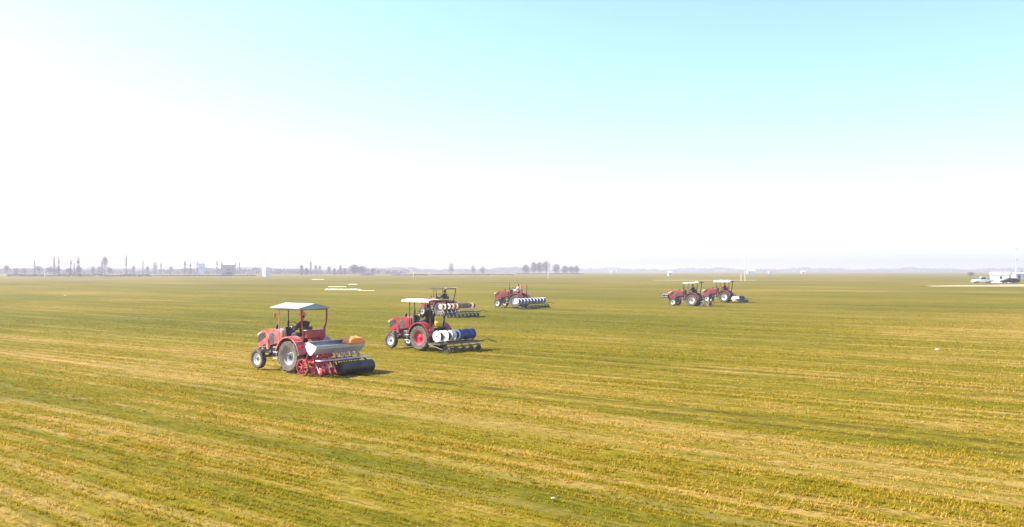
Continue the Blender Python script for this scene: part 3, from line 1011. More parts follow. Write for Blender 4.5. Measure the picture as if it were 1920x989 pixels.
def tape_layer(mw, y0, y1, label, rows, axle_z, frame_m, tubes=None, post_x=-1.45, group=None, discs=False, depth=0.75):
    """toolbar that carries the rolls: two beams, uprights with a spindle, shanks with small press wheels"""
    root = empty('tape_laying_frame', (0, 0, 0))
    root.matrix_world = mw
    tag(root, label, 'farm implement', group)
    for x in (-1.10, -1.10 - depth):
        b = MB(); b.box((x, (y0 + y1) / 2, 0.42), (0.08, y1 - y0, 0.08), bevel=0.008)
        b.build('beam', frame_m, root)
    n = max(4, int((y1 - y0) / 0.75))
    for i in range(n + 1):
        y = y0 + 0.06 + (y1 - y0 - 0.12) * i / n
        b = MB(); b.box((-1.10 - depth / 2, y, 0.422), (depth - 0.08, 0.055, 0.055))
        b.build('cross_bar', frame_m, root)
    b = MB()
    b.tube([(-1.10, -0.34, 0.45), (-1.13, 0, 0.94), (-1.10, 0.34, 0.45)], 0.03, 8)
    b.tube([(-1.13, 0, 0.92), (-1.10 - depth, 0, 0.45)], 0.024, 8)
    b.build('mast', frame_m, root)
    b = MB(); b.tube([(post_x, rows[0] - 0.32, axle_z), (post_x, rows[-1] + 0.32, axle_z)], 0.020, 8)
    b.build('spindle', M_STEEL, root)
    ups = [rows[0] - 0.30] + [(a + c) / 2 for a, c in zip(rows, rows[1:])] + [rows[-1] + 0.30]
    for y in ups:
        b = MB(); b.box((post_x, y, (axle_z + 0.45) / 2), (0.035, 0.025, axle_z - 0.43))
        b.build('upright', frame_m, root)
    for y in rows:
        b = MB()
        b.tube([(-1.10 - depth, y, 0.44), (-1.22 - depth, y, 0.30), (-1.20 - depth, y, 0.04)], 0.022, 6)
        b.box((-1.17 - depth, y, 0.06), (0.16, 0.025, 0.12), rot=(0, 0.5, 0))
        sh = b.build('shank', frame_m, root)
        b = MB(); b.lathe([(0.02, -0.03), (0.12, -0.03), (0.13, 0), (0.12, 0.03), (0.02, 0.03)], o=(-1.36 - depth, y, 0.13), n=16, closed=True)
        b.tube([(-1.22 - depth, y, 0.32), (-1.36 - depth, y, 0.13)], 0.020, 6)
        b.build('press_wheel', M_IRON, sh)
        if tubes:
            b = MB(); b.tube([(post_x - 0.15, y + 0.02, axle_z - 0.12), (post_x - 0.32, y + 0.02, 0.40), (post_x - 0.55, y + 0.02, 0.06)], 0.026, 8)
            b.build('guide_tube', tubes, sh)
    b = MB(); b.box((-1.235 - depth, (rows[0] + rows[-1]) / 2, 0.27), (0.05, rows[-1] - rows[0] + 0.5, 0.06))
    b.build('tool_bar', frame_m, root)
    # trailing marker arm at the far end
    b = MB()
    b.tube([(-1.10 - depth, y0, 0.45), (-1.10 - depth, y0 - 0.35, 0.50), (-1.35 - depth, y0 - 0.85, 0.30)], 0.026, 8)
    b.build('marker_arm', frame_m, root)
    b = MB()
    b.tube([(-1.10, y1, 0.40), (-1.4 - depth, y1 + 0.10, 0.18), (-1.65 - depth, y1 - 0.2, 0.07)], 0.022, 8)
    b.build('drag_arm', frame_m, root)
    return root

def seed_drill(mw, label, yc=-0.25, W=2.6):
    root = empty('seed_drill', (0, 0, 0))
    root.matrix_world = mw
    tag(root, label, 'seed drill')
    yl, yr = yc + W / 2, yc - W / 2
    P = lambda name, m, b, sm=35, par=root: b.build(name, m, par, sm)
    # hopper: open trough of sheet steel
    sec = [(-1.46, 1.31), (-1.32, 1.16), (-1.40, 0.98), (-1.56, 0.82), (-1.66, 0.82), (-1.92, 1.04), (-1.95, 1.15)]
    b = MB(); v = b.bm.verts.new
    inn = []
    cx, cz = -1.62, 1.16
    for x, z in sec: inn.append((x + (cx - x) * 0.06, z + (cz - z) * 0.06 if z < 1.12 else z))
    A = [v((x, yl - 0.03, z)) for x, z in sec]; B = [v((x, yr + 0.03, z)) for x, z in sec]
    C = [v((x, yl - 0.03, z)) for x, z in inn]; D = [v((x, yr + 0.03, z)) for x, z in inn]
    for i in range(len(sec) - 1):
        b.bm.faces.new((A[i], A[i + 1], B[i + 1], B[i])); b.bm.faces.new((C[i], D[i], D[i + 1], C[i + 1]))
    for i in (0, len(sec) - 1): b.bm.faces.new((A[i], B[i], D[i], C[i]))
    hop = P('hopper', M_GALV, b, 25)
    for nm, ya, yb in (('end_panel', yl - 0.03, yl), ('end_panel', yr, yr + 0.03)):
        b = MB(); b.prism([(x + (x - cx) * 0.05, z + (z - cz) * 0.05) for x, z in sec] , ya, yb)
        b.build(nm, M_WHITE, hop, 25)
    b = MB()
    nx = 24
    rng = random.Random(4)
    rows_ = []
    for i in range(nx + 1):
        y = yr + 0.04 + (W - 0.08) * i / nx
        rows_.append([b.bm.verts.new((x, y, 1.06 + rng.uniform(-.025, .025))) for x in (-1.37, -1.55, -1.70, -1.90)])
    for i in range(nx):
        for j in range(3): b.bm.faces.new((rows_[i][j], rows_[i][j + 1], rows_[i + 1][j + 1], rows_[i + 1][j]))
    b.build('seed_fill', M_SEED, hop)
    b = MB()
    b.tube([(-1.96, yl, 1.16), (-1.96, yr, 1.16)], 0.02, 8)
    b.tube([(-1.46, yl, 1.32), (-1.46, yr, 1.32)], 0.016, 8)
    b.build('hopper_rail', M_GALV, hop)
    # main frame
    for x in (-1.15, -1.72):
        b = MB(); b.box((x, yc, 0.52), (0.09, W - 0.1, 0.09), bevel=0.01); P('beam', M_PINKRED, b)
    for k in range(4):
        y = yr + 0.1 + (W - 0.2) * k / 3
        b = MB(); b.box((-1.435, y, 0.522), (0.48, 0.06, 0.06)); b.tube([(-1.72, y, 0.55), (-1.62, y, 0.83)], 0.03, 6); b.tube([(-1.20, y, 0.55), (-1.45, y, 0.97)], 0.025, 6)
        P('cross_bar', M_PINKRED, b)
    b = MB()
    b.tube([(-1.10, -0.36, 0.52), (-1.08, 0, 1.02), (-1.10, 0.36, 0.52)], 0.035, 8)
    b.tube([(-1.08, 0, 1.0), (-1.50, 0, 0.9)], 0.026, 8)
    P('mast', M_PINKRED, b)
    # metering units with seed tubes
    nu = 9
    for k in range(nu):
        y = yr + 0.16 + (W - 0.32) * k / (nu - 1)
        b = MB()
        b.box((-1.64, y, 0.76), (0.14, 0.11, 0.13), bevel=0.02)
        b.lathe([(0, 0.03), (0.055, 0.03), (0.055, -0.03), (0, -0.03)], o=(-1.73, y, 0.74), n=12)
        u_ = P('metering_unit', M_PALE if k < 5 else M_RED2, b)
        b = MB(); b.tube([(-1.64, y, 0.70), (-1.68, y, 0.48), (-1.84, y, 0.16), (-1.86, y, 0.03)], 0.026, 8)
        b.build('seed_tube', M_PALE if k < 4 else M_PINKRED, u_)
        # disc opener and press wheel
        b = MB()
        b.lathe([(0, 0.006), (0.17, 0.003), (0.17, -0.003), (0, -0.006)], o=(-1.62, y + 0.03, 0.16), n=20, axis=(0.12, 1, 0))
        b.tube([(-1.55, y, 0.50), (-1.62, y, 0.16)], 0.024, 6)
        P('disc_opener', M_STEEL if k % 2 else M_PINKRED, b)
        b = MB()
        b.lathe([(0.05, -0.035), (0.13, -0.03), (0.155, 0), (0.13, 0.03), (0.05, 0.035)], o=(-2.02, y, 0.155), n=18, closed=True)
        pw = P('press_wheel', M_PINKRED if k >= 5 else M_BLACK, b)
        b = MB(); b.tube([(-1.72, y, 0.50), (-2.02, y + 0.05, 0.155)], 0.018, 6)
        b.lathe([(0, 0.045), (0.05, 0.045), (0.05, -0.045), (0, -0.045)], o=(-2.02, y, 0.155), n=12)
        b.build('wheel_hub', M_PALE, pw)
    # big rubber packer roller over the far half
    b = MB()
    y0, y1 = yr - 0.08, yc + 0.35
    b.lathe([(0, y0), (0.22, y0), (0.245, y0 + 0.03), (0.245, y1 - 0.03), (0.22, y1), (0, y1)], o=(-2.26, 0, 0.245), n=24)
    for k in range(8):
        yy = y0 + 0.08 + (y1 - y0 - 0.16) * k / 7
        b.lathe([(0.246, yy - 0.03), (0.256, yy), (0.246, yy + 0.03)], o=(-2.26, 0, 0.245), n=24)
    rl = P('packer_roller', M_BLACK, b)
    for yy in (y0 - 0.03, y1 + 0.03):
        b = MB(); b.box((-2.0, yy, 0.40), (0.62, 0.03, 0.06), rot=(0, -0.45, 0)); b.build('roller_arm', M_IRON, rl)
    # standing board at the back
    b = MB()
    b.box((-2.06, yc - 0.06, 0.600), (0.30, W + 0.12, 0.035), bevel=0.008)
    for k in range(4):
        yy = yr + 0.2 + (W - 0.4) * k / 3
        b.box((-1.92, yy, 0.565), (0.30, 0.04, 0.03))
    P('standing_board', M_GALV, b)
    # spoked drive wheel at the left end
    for y, x in ((yl + 0.10, -1.28), (yl - 0.26, -1.98)):
        r = 0.33 if x > -1.5 else 0.24
        b = MB()
        b.lathe([(r * 0.90, -0.045), (r, -0.045), (r, 0.045), (r * 0.90, 0.045)], o=(x, y, r - 0.01), n=24, closed=True)
        for k in range(8):
            a = k * math.pi / 4
            b.tube([(x, y, r - 0.01), (x + math.cos(a) * r * 0.92, y, r - 0.01 + math.sin(a) * r * 0.92)], 0.022, 6)
        for k in range(10):
            a = k * math.pi / 5
            rot = Matrix.Rotation(-a, 3, 'Y')
            b.box(Vector((x, y, r - 0.01)) + rot @ Vector((0, 0, r + 0.018)), (0.02, 0.09, 0.05), rot)
        b.lathe([(0, 0.07), (0.06, 0.07), (0.06, -0.07), (0, -0.07)], o=(x, y, r - 0.01), n=12)
        b.tube([(x, y - 0.06, r), (x + (0.13 if x > -1.5 else 0.2), y - 0.08, 0.52)], 0.026, 6)
        P('drive_wheel', M_PINKRED, b)
    return root

def sack(mw, size, m, label, name='seed_sack', group=None, rz=0.0, cat='sack'):
    """a filled woven bag, slumped, with gathered corners"""
    b = MB()
    nx, ny = 22, 14
    lx, ly, lz = size
    rng = random.Random(hash(label) % 1000)
    ph = [rng.uniform(0, 6) for _ in range(6)]
    top, bot = [], []
    for i in range(nx + 1):
        rt, rb = [], []
        for j in range(ny + 1):
            a = 2 * i / nx - 1; c = 2 * j / ny - 1
            f = max(0.0, (1 - abs(a) ** 3.2)) ** 0.5 * max(0.0, (1 - abs(c) ** 3.0)) ** 0.5
            wr = 0.05 * math.sin(6 * a + ph[0] + 2 * c) + 0.04 * math.sin(9 * c + ph[1]) + 0.04 * math.sin(13 * a - 7 * c + ph[2])
            pin = 1 - 0.10 * (1 - abs(a)) * abs(c) ** 4
            x = a * lx / 2 * (1 - 0.06 * c * c * (1 - a * a)); y = c * ly / 2 * pin
            rt.append(b.bm.verts.new((x, y, lz * (0.25 + 0.75 * f * (1 + wr)))))
            rb.append(b.bm.verts.new((x, y, lz * (0.23 - 0.23 * min(1, f * 1.6)))))
        top.append(rt); bot.append(rb)
    for i in range(nx):
        for j in range(ny):
            b.bm.faces.new((top[i][j], top[i + 1][j], top[i + 1][j + 1], top[i][j + 1]))
            b.bm.faces.new((bot[i][j], bot[i][j + 1], bot[i + 1][j + 1], bot[i + 1][j]))
    for i in range(nx):
        for j in (0, ny): b.bm.faces.new((top[i][j], top[i + 1][j], bot[i + 1][j], bot[i][j]))
    for j in range(ny):
        for i in (0, nx): b.bm.faces.new((top[i][j], top[i][j + 1], bot[i][j + 1], bot[i][j]))
    o = b.build(name, m, None, 60)
    o.matrix_world = mw @ Matrix.Rotation(rz, 4, 'Z')
    tag(o, label, cat, group)
    return o

HIP = (0.10, 0, 1.475)

# ---- tractor with the seed drill
loc, rz = place(546, 698)
S = 1.0
t1 = tractor(loc, rz, 'red tractor under a blue-grey gabled roof, drawing the seed drill', S, red=M_FADED_LIT, rear_box=True, indicator=True, rear_tyre=M_TYRE_DUST)
canopy(t1, 'gable', 2.80, M_BLUEROOF, x0=-0.62, x1=1.18, hw=0.80, post_m=M_RED2, front_m=M_SALMON, rear_m=M_RED)
person(local_matrix(loc, rz, S, HIP), 'driver in charcoal jacket and sun hat under the blue-grey gabled roof', M_CLOTH_G, M_CLOTH_D, 'drivers on the tractors', hat=M_SALMON)
m1 = local_matrix(loc, rz, S)
seed_drill(m1, 'red seed drill with white-ended steel hopper and black packer roller')
sack(m1 @ Matrix.Translation((-1.80, -1.05, 1.14)), (0.54, 0.86, 0.30), M_SACK, 'orange woven sack lying on the steel hopper of the seed drill')

# ---- tractor with white and blue rolls, yellow tank
loc, rz = place(789, 657)
S = 1.0
t2 = tractor(loc, rz, 'red tractor with cream flat awning and bright red rear wheel rims', S, rear_rim=M_REDRIM, rear_hub=M_REDRIM, rear_tyre=M_TYRE_DUST)
canopy(t2, 'flat', 2.66, M_CREAM, x0=-0.72, x1=1.25, hw=0.88, post_m=M_BLACK)
person(local_matrix(loc, rz, S, HIP), 'driver in black clothes under the cream awning, yellow tank behind', M_CLOTH_D, M_CLOTH_D, 'drivers on the tractors')
m2 = local_matrix(loc, rz, S)
rows = [-1.50 + 0.60 * k for k in range(5)]
tape_layer(m2, -2.15, 1.30, 'low rusty toolbar frame carrying the white and blue flanged rolls', rows, 0.80, M_FRAME, group='tape laying frames')
for k, y in enumerate(rows):
    far = k < 2
    tape_roll(m2 @ Matrix.Translation((-1.45, y, 0.80)), 0.29, 0.40 if far else 0.30, M_NAVY if far else M_BLACKTAPE, M_BLUETAPE if far else M_WHITEPL,  # black tape colour stands in for the shadow between the white rolls
              ('blue flanged navy tape roll' if far else 'white flanged tape roll, shadow painted dark,') + ' on the rusty frame behind the red-rimmed tractor',
              'blue rolls behind red-rimmed tractor' if far else 'white rolls behind red-rimmed tractor', 0.92 if far else 0.66)
b = MB()
b.lathe([(0, -0.30), (0.16, -0.295), (0.215, -0.24), (0.22, -0.10), (0.226, -0.09), (0.226, -0.06), (0.22, -0.05), (0.22, 0.12), (0.226, 0.13), (0.226, 0.16), (0.22, 0.17), (0.20, 0.25), (0.12, 0.30), (0, 0.305)], axis=(0, 0, 1), n=28)
tank = b.mesh('tank_body', M_YELLOW, 45)
yt = empty('yellow_tank', (0, 0, 0)); yt.matrix_world = m2 @ Matrix.Translation((-0.72, 0.12, 1.52))
tag(yt, 'yellow plastic drum standing behind the seat of the cream-awning tractor', 'drum')
link('drum_body', tank, yt)
b = MB(); b.lathe([(0, 0.345), (0.06, 0.343), (0.065, 0.30), (0.065, 0.29)], axis=(0, 0, 1), n=16); b.build('cap', M_BLACK, yt)
b = MB(); b.box((-0.68, 0.05, 1.19), (0.50, 0.80, 0.04), bevel=0.01)
for s in (1, -1): b.tube([(-0.42, s * 0.30, 1.02), (-0.88, 0.05 + s * 0.36, 1.17)], 0.02, 6)
b.build('rear_carrier', M_IRON, t2)

# ---- tractor half hidden behind, dark roof, tan rolls
H3 = HEAD3
loc, rz = place(826, 594, H3)
S = 1.0
t3 = tractor(loc, rz, 'red tractor with thin dark roof, partly hidden behind the cream awning', S, rear_tyre=M_TYRE_DUST, red=M_RED2)
canopy(t3, 'flat', 2.62, M_DARKROOF, x0=-0.55, x1=1.25, hw=0.78, post_m=M_BLACK)
b = MB(); b.box((-0.64, 0, 2.58), (0.30, 1.5, 0.03), bevel=0.008); b.build('rear_visor', M_CREAM, t3)
person(local_matrix(loc, rz, S, HIP), 'driver in dark clothes under the thin dark tractor roof', M_CLOTH_B, M_CLOTH_D, 'drivers on the tractors')
m3 = local_matrix(loc, rz, S)
rows = [-2.10 + 0.54 * k for k in range(9)]
tape_layer(m3, -2.75, 2.35, 'long dark toolbar hung with tan rolls and pale hoses', rows, 0.98, M_FRAME, tubes=M_PALE, group='tape laying frames')
for k, y in enumerate(rows):
    far = k < 6
    tape_roll(m3 @ Matrix.Translation((-1.45, y, 0.98)), 0.24, 0.26, M_BROWN, M_TAN if far else M_PALE,
              ('tan flanged brown tape roll' if far else 'pale pink flanged brown tape roll') + ' on the long toolbar with pale hoses',
              'tan rolls on long toolbar' if far else 'pale pink rolls on long toolbar')

# ---- tractor without a roof
H4 = HEAD4
loc, rz = place(967, 577.5, H4, 1.12)
S = 1.12
t4 = tractor(loc, rz, 'open red tractor with bare red roll posts and no roof', S, rear_tyre=M_TYRE_DUST, rear_rim=M_WHITE, rear_hub=M_BLUETAPE)
for s in (1, -1):
    b = MB()
    b.tube([(-0.50, s * 0.50, 1.30), (-0.52, s * 0.52, 1.75), (-0.52, s * 0.54, 2.15), (-0.50, s * 0.54, 2.32)], [0.05, 0.05, 0.055, 0.05], 8)
    b.build('roll_post', M_ORANGE if s > 0 else M_RED, t4)
person(local_matrix(loc, rz, S, HIP), 'driver in pale jacket on the open tractor without a roof', M_CLOTH_P, M_CLOTH_D, 'drivers on the tractors')
m4 = local_matrix(loc, rz, S)
rows = [-2.15 + 0.60 * k for k in range(9)]
tape_layer(m4, -2.6, 3.0, 'wide toolbar with nine navy rolls behind the open tractor', rows, 0.72, M_IRON, group='tape laying frames')
for y in rows:
    tape_roll(m4 @ Matrix.Translation((-1.45, y, 0.72)), 0.27, 0.44, M_NAVY, M_WHITEPL, 'white flanged navy tape roll on the wide toolbar behind the roofless tractor', 'rolls behind the roofless tractor')

# ---- two tractors on the right
loc, rz = place(1297, 574.5, H4, 1.08)
S = 1.08
t5 = tractor(loc, rz, 'red tractor with tilted cream roof and pale sacks on its front rack', S, rear_tyre=M_TYRE_DUST, rear_rim=M_PALE, rear_hub=M_IRON, red=M_RED2)
canopy(t5, 'tilted', 2.68, M_CREAM, x0=-0.80, x1=1.0, hw=0.80, post_m=M_BLACK)
person(local_matrix(loc, rz, S, HIP), 'driver in black clothes under the tilted cream roof', M_CLOTH_D, M_CLOTH_D, 'drivers on the tractors')
b = MB()
for s in (1, -1):
    b.box((3.30, s * 0.45, 0.82), (1.0, 0.05, 0.05))
    b.tube([(2.80, s * 0.28, 0.80), (2.95, s * 0.45, 0.82)], 0.03, 6)
for k in range(5): b.box((2.88 + k * 0.21, 0, 0.86), (0.08, 0.95, 0.03))
for s in (1, -1):
    b.tube([(3.78, s * 0.44, 0.84), (3.78, s * 0.44, 1.32)], 0.018, 6)
b.tube([(3.78, -0.44, 1.32), (3.78, 0.44, 1.32)], 0.018, 6)
b.tube([(2.95, 0.44, 1.34), (3.78, 0.44, 1.32)], 0.018, 6)
b.build('front_rack', M_FRAME, t5)
m5 = local_matrix(loc, rz, S)
sack(m5 @ Matrix.Translation((3.33, 0.0, 0.875)), (0.80, 0.80, 0.24), M_GREYSACK, 'lower grey sack on the rack at the tractor nose', group=None)
sack(m5 @ Matrix.Translation((3.30, 0.02, 1.09)), (0.72, 0.76, 0.22), M_GREYSACK, 'upper grey sack lying on another sack at the tractor nose', group=None, rz=0.2)

def cultivator(mw, label):
    root = empty('tine_cultivator', (0, 0, 0)); root.matrix_world = mw
    tag(root, label, 'farm implement')
    for x in (-1.10, -1.62):
        b = MB(); b.box((x, 0, 0.52), (0.08, 2.3, 0.08), bevel=0.008); b.build('beam', M_FRAME, root)
    for y in (-1.0, -0.35, 0.35, 1.0):
        b = MB(); b.box((-1.36, y, 0.522), (0.44, 0.055, 0.055)); b.build('cross_bar', M_FRAME, root)
    b = MB(); b.tube([(-1.08, -0.36, 0.55), (-1.08, 0, 1.0), (-1.08, 0.36, 0.55)], 0.03, 8); b.build('mast', M_FRAME, root)
    k = 0
    for x, ys in ((-1.10, (-0.9, -0.3, 0.3, 0.9)), (-1.62, (-1.1, -0.6, 0.0, 0.6, 1.1))):
        for y in ys:
            b = MB()
            b.tube([(x, y, 0.50), (x - 0.22, y, 0.60), (x - 0.30, y, 0.42), (x - 0.18, y, 0.18), (x - 0.02, y, 0.0)], 0.026, 6)
            b.build('tine', M_PALE if k % 2 else M_FRAME, root); k += 1
    for s in (1, -1):
        b = MB(); b.lathe([(0.03, -0.05), (0.17, -0.05), (0.19, 0), (0.17, 0.05), (0.03, 0.05)], o=(-1.35, s * 1.25, 0.19), n=18, closed=True)
        b.tube([(-1.35, s * 1.17, 0.50), (-1.35, s * 1.19, 0.19)], 0.025, 6)
        b.build('gauge_wheel', M_IRON, root)
    return root
cultivator(m5, 'dark tine cultivator behind the tractor with the tilted cream roof')

loc, rz = place(1357.5, 567.5, H4, 1.08)
t6 = tractor(loc, rz, 'red tractor with arched cream canopy and white rear rims, hauling white rolls', S, rear_tyre=M_TYRE, rear_rim=M_WHITE, rear_hub=M_IRON, red=M_RED2)
canopy(t6, 'arched', 2.66, M_CREAM, x0=-0.78, x1=1.30, hw=0.85, post_m=M_CLOTH_R)
person(local_matrix(loc, rz, S, HIP), 'driver in maroon jacket under the arched cream canopy', M_CLOTH_R, M_CLOTH_D, 'drivers on the tractors')
m6 = local_matrix(loc, rz, S)
rows = [-1.75 + 0.62 * k for k in range(6)]
tape_layer(m6, -2.4, 1.8, 'low toolbar frame with white flanged rolls behind the arched canopy tractor', rows, 0.50, M_FRAME, group='tape laying frames')
for k, y in enumerate(rows):
    far = k < 3
    tape_roll(m6 @ Matrix.Translation((-1.45, y, 0.50)), 0.27, 0.30, M_BLACKTAPE, M_IRON if far else M_WHITEPL,
              ('black flanged black tape roll' if far else 'white flanged black tape roll') + ' behind the arched canopy tractor',
              'black rolls behind arched canopy tractor' if far else 'white rolls behind arched canopy tractor', 0.9 if far else 0.66)

# ------------------------------------------------------------------ road, cars, poles, buildings
def strip(name, pts, width, h, m, side=1.2, kind='structure'):
    """raised earth strip along pts (x, y)"""
    b = MB(); v = b.bm.verts.new
    rows_ = []
    pts = [Vector(p) for p in pts]
    n = len(pts)
    for i, p in enumerate(pts):
        t = (pts[min(i + 1, n - 1)] - pts[max(i - 1, 0)]).normalized()
        nn = Vector((-t.y, t.x))
        hh = h[i] if isinstance(h, (list, tuple)) else h
        j = random.uniform(-0.12, 0.12)
        rows_.append([v((p.x + nn.x * o, p.y + nn.y * o, z)) for o, z in ((-width / 2 - side, -0.12), (-width / 2 + j, hh), (0, hh + 0.04), (width / 2 + j, hh), (width / 2 + side, -0.12))])
    for a, c in zip(rows_, rows_[1:]):
        for k in range(4): b.bm.faces.new((a[k], a[k + 1], c[k + 1], c[k]))
    o = b.build(name, m, None, 50)
    tag(o, kind=kind)
    return o

RD = 240.0
strip('dirt_road', [(gx(1735, RD) + 6 * i, RD + 0.15 * i) for i in range(40)], 4.6, [min(0.7, 0.02 + 0.09 * i) for i in range(40)], M_DIRT, 2.0)
strip('path', [(gx(1225, 384) + 5 * i, 384 + 0.2 * i + math.sin(i)) for i in range(10)], 1.2, 0.04, M_DIRT, 0.6)

def car(loc, rz, label, m, kind):
    root = empty('car', loc, rz); tag(root, label, 'car')
    if kind == 'pickup':
        L, W, wb, r = 5.2, 1.82, 3.1, 0.37
        lower = [(-2.55, 0.42), (-2.58, 1.02), (-0.95, 1.06), (1.00, 1.08), (2.15, 1.02), (2.52, 0.88), (2.58, 0.42)]
        cab = [(-0.92, 1.05), (-0.75, 1.70), (-0.55, 1.76), (0.30, 1.76), (0.55, 1.70), (1.15, 1.07)]
        win = [(-0.70, 1.14), (-0.60, 1.62), (-0.48, 1.66), (0.28, 1.66), (0.44, 1.62), (0.90, 1.14)]
    else:
        L, W, wb, r = 4.7, 1.80, 2.7, 0.33
        lower = [(-2.30, 0.30), (-2.35, 0.72), (-2.25, 0.98), (-1.6, 1.02), (0.9, 0.98), (1.9, 0.84), (2.28, 0.66), (2.32, 0.30)]
        cab = [(-2.0, 1.0), (-1.25, 1.40), (-0.75, 1.46), (0.05, 1.46), (0.35, 1.40), (1.15, 0.96)]
        win = [(-1.62, 1.04), (-1.10, 1.36), (-0.7, 1.40), (0.02, 1.40), (0.28, 1.36), (0.85, 1.02)]
    b = MB(); b.prism(lower, -W / 2, W / 2, 0.08); body = b.build('body', m, root, 40)
    b = MB(); v = b.bm.verts.new
    for s in (1, -1): pass
    A = [v((x, -(W / 2 - 0.06) + 0.16 * (z - 1.0), z)) for x, z in cab]; B = [v((x, (W / 2 - 0.06) - 0.16 * (z - 1.0), z)) for x, z in cab]
    n = len(cab); b.bm.faces.new(A); b.bm.faces.new(B[::-1])
    for i in range(n): b.bm.faces.new((A[i], B[i], B[(i + 1) % n], A[(i + 1) % n]))
    cb = b.build('cab', m, root, 40)
    for s in (1, -1):
        b = MB(); v = b.bm.verts.new
        b.bm.faces.new([v((x, s * ((W / 2 - 0.045) - 0.16 * (z - 1.0)), z)) for x, z in win])
        A = list(b.bm.verts)
        b.build('side_window', M_GLASS, cb, 20)
        b = MB(); b.box((0.95 if kind == 'sedan' else 0.95, s * (W / 2 + 0.06), 1.06), (0.12, 0.16, 0.12), bevel=0.03); b.build('mirror', m, cb)
        b = MB(); b.box((lower[-2][0] - 0.12, s * (W / 2 - 0.25), lower[-2][1] - 0.08), (0.22, 0.34, 0.14), bevel=0.04); b.build('headlight', M_LAMP, body)
        b = MB(); b.box((lower[1][0] + 0.03, s * (W / 2 - 0.18), lower[1][1] + (0.05 if kind == 'sedan' else -0.12)), (0.10, 0.24, 0.16), bevel=0.03); b.build('tail_light', M_TAIL, body)
        for x in (-wb / 2 - 0.05, wb / 2 - 0.05):
            wh = link('wheel', hub_mesh(r * 0.6, 0.22, M_STEEL), root)
            wh.location = (x, s * (W / 2 - 0.09), r); wh.rotation_euler = (0, 0, 0 if s > 0 else math.pi)
            link('tyre', tyre_mesh(r, 0.22, r * 0.6, 24, M_TYRE, True), wh)
            link('rim', rim_mesh(r * 0.6, 0.22, M_STEEL), wh)
    for i0, nm in ((n - 2, 'windscreen'), (0, 'rear_window')):
        b = MB(); (x0, z0), (x1, z1) = cab[i0], cab[i0 + 1]
        dx, dz = (z1 - z0), -(x1 - x0)
        l = math.hypot(dx, dz); dx, dz = dx / l * -0.012, dz / l * -0.012
        if nm == 'windscreen': dx, dz = abs(dx), abs(dz)
        else: dx, dz = -abs(dx), abs(dz)
        pts = []
        for t, s in ((0.1, -1), (0.1, 1), (0.92, 1), (0.92, -1)):
            x, z = x0 + (x1 - x0) * t, z0 + (z1 - z0) * t
            pts.append((x + dx, s * ((W / 2 - 0.13) - 0.16 * (z - 1.0)), z + dz))
        b.poly(pts); b.build(nm, M_GLASS, cb, 20)
    return root
car((gx(1843, RD), RD + 0.4, 0.72), R(176), 'white pickup parked on the pale dirt road', M_CARW, 'pickup')
car((gx(1893, RD + 2), RD + 2.0, 0.72), R(178), 'black sedan parked beside the white building on the dirt road', M_CARB, 'sedan')

def building(loc, size, rz, label, wall_m, roof_m, roof='gable', doors=1, windows=2, cat='building', name='shed', rise=None):
    w, d, h = size
    root = empty(name, loc, rz); tag(root, label, cat)
    b = MB(); b.box((0, 0, h / 2 - 0.1), (w, d, h + 0.2)); b.build('wall', wall_m, root, 20)
    b = MB()
    if roof == 'gable':
        rz_ = rise or h * 0.35
        v = b.bm.verts.new
        e = 0.3
        sec = [(-d / 2 - e, h - 0.05), (0, h + rz_), (d / 2 + e, h - 0.05), (d / 2 + e, h + 0.08), (0, h + rz_ + 0.15), (-d / 2 - e, h + 0.08)]
        A = [v((-w / 2 - e, y, z)) for y, z in sec]; B = [v((w / 2 + e, y, z)) for y, z in sec]
        for i in range(6): b.bm.faces.new((A[i], A[(i + 1) % 6], B[(i + 1) % 6], B[i]))
        b.bm.faces.new(A[::-1]); b.bm.faces.new(B)
        for x in (-w / 2 + 0.01, w / 2 - 0.01):
            b.bm.faces.new([v((x, -d / 2, h)), v((x, d / 2, h)), v((x, 0, h + rz_))])
    else:
        b.box((0, 0, h + 0.12), (w + 0.5, d + 0.5, 0.22))
    b.build('roof', roof_m, root, 20)
    for k in range(doors):
        b = MB(); x = -w * 0.25 + k * w * 0.4
        b.box((x, -d / 2 - 0.03, 1.05), (min(1.2, w * 0.3), 0.08, 2.1)); b.build('door', M_IRON, root)
    for k in range(windows):
        x = w * 0.08 + k * w * 0.36 / max(1, windows)
        b = MB(); b.box((x, -d / 2 - 0.02, h * 0.58), (min(1.1, w * 0.16), 0.08, min(1.2, h * 0.35))); wd = b.build('window', M_WALLG, root)
        b = MB(); b.box((x, -d / 2 - 0.065, h * 0.58), (min(0.95, w * 0.13), 0.02, min(1.0, h * 0.30))); b.build('pane', M_GLASS, wd)
    return root

d = 300.0
building((gx(1876, d), d, 0.3), (5.6, 4.6, 2.7), R(-38), 'white building with shallow gabled roof behind the parked cars', M_WALLW, M_WALLW, 'gable', 0, 1, 'building', 'white_building', 0.5)
d = 420.0
building((gx(1913, d), d, 0.0), (8, 5, 2.6), 0, 'low white outbuilding beyond the black sedan', M_WALLW, M_ROOFG, 'gable', 1, 2, 'building', 'outbuilding', 0.8)
d = 640.0
building((gx(498.5, d), d, 0.0), (3.9, 3.6, 6.4), R(-40), 'narrow tall white shed at the far edge of the field', M_WALLW, M_WALLW, 'flat', 1, 1, 'building', 'white_shed')
d = 720.0
building((gx(427, d), d, 0), (9.0, 7, 8.6), 0, 'hazy grey block building among thin bare trees', M_WALLG, M_ROOFG, 'flat', 1, 3, 'building', 'block_building')
d = 1100.0
building((gx(378, d), d, 0), (6.0, 6, 13.0), 0, 'faint pale blue tower block on the hazy skyline', M_WALLB, M_WALLB, 'flat', 1, 3, 'building', 'tower_block')
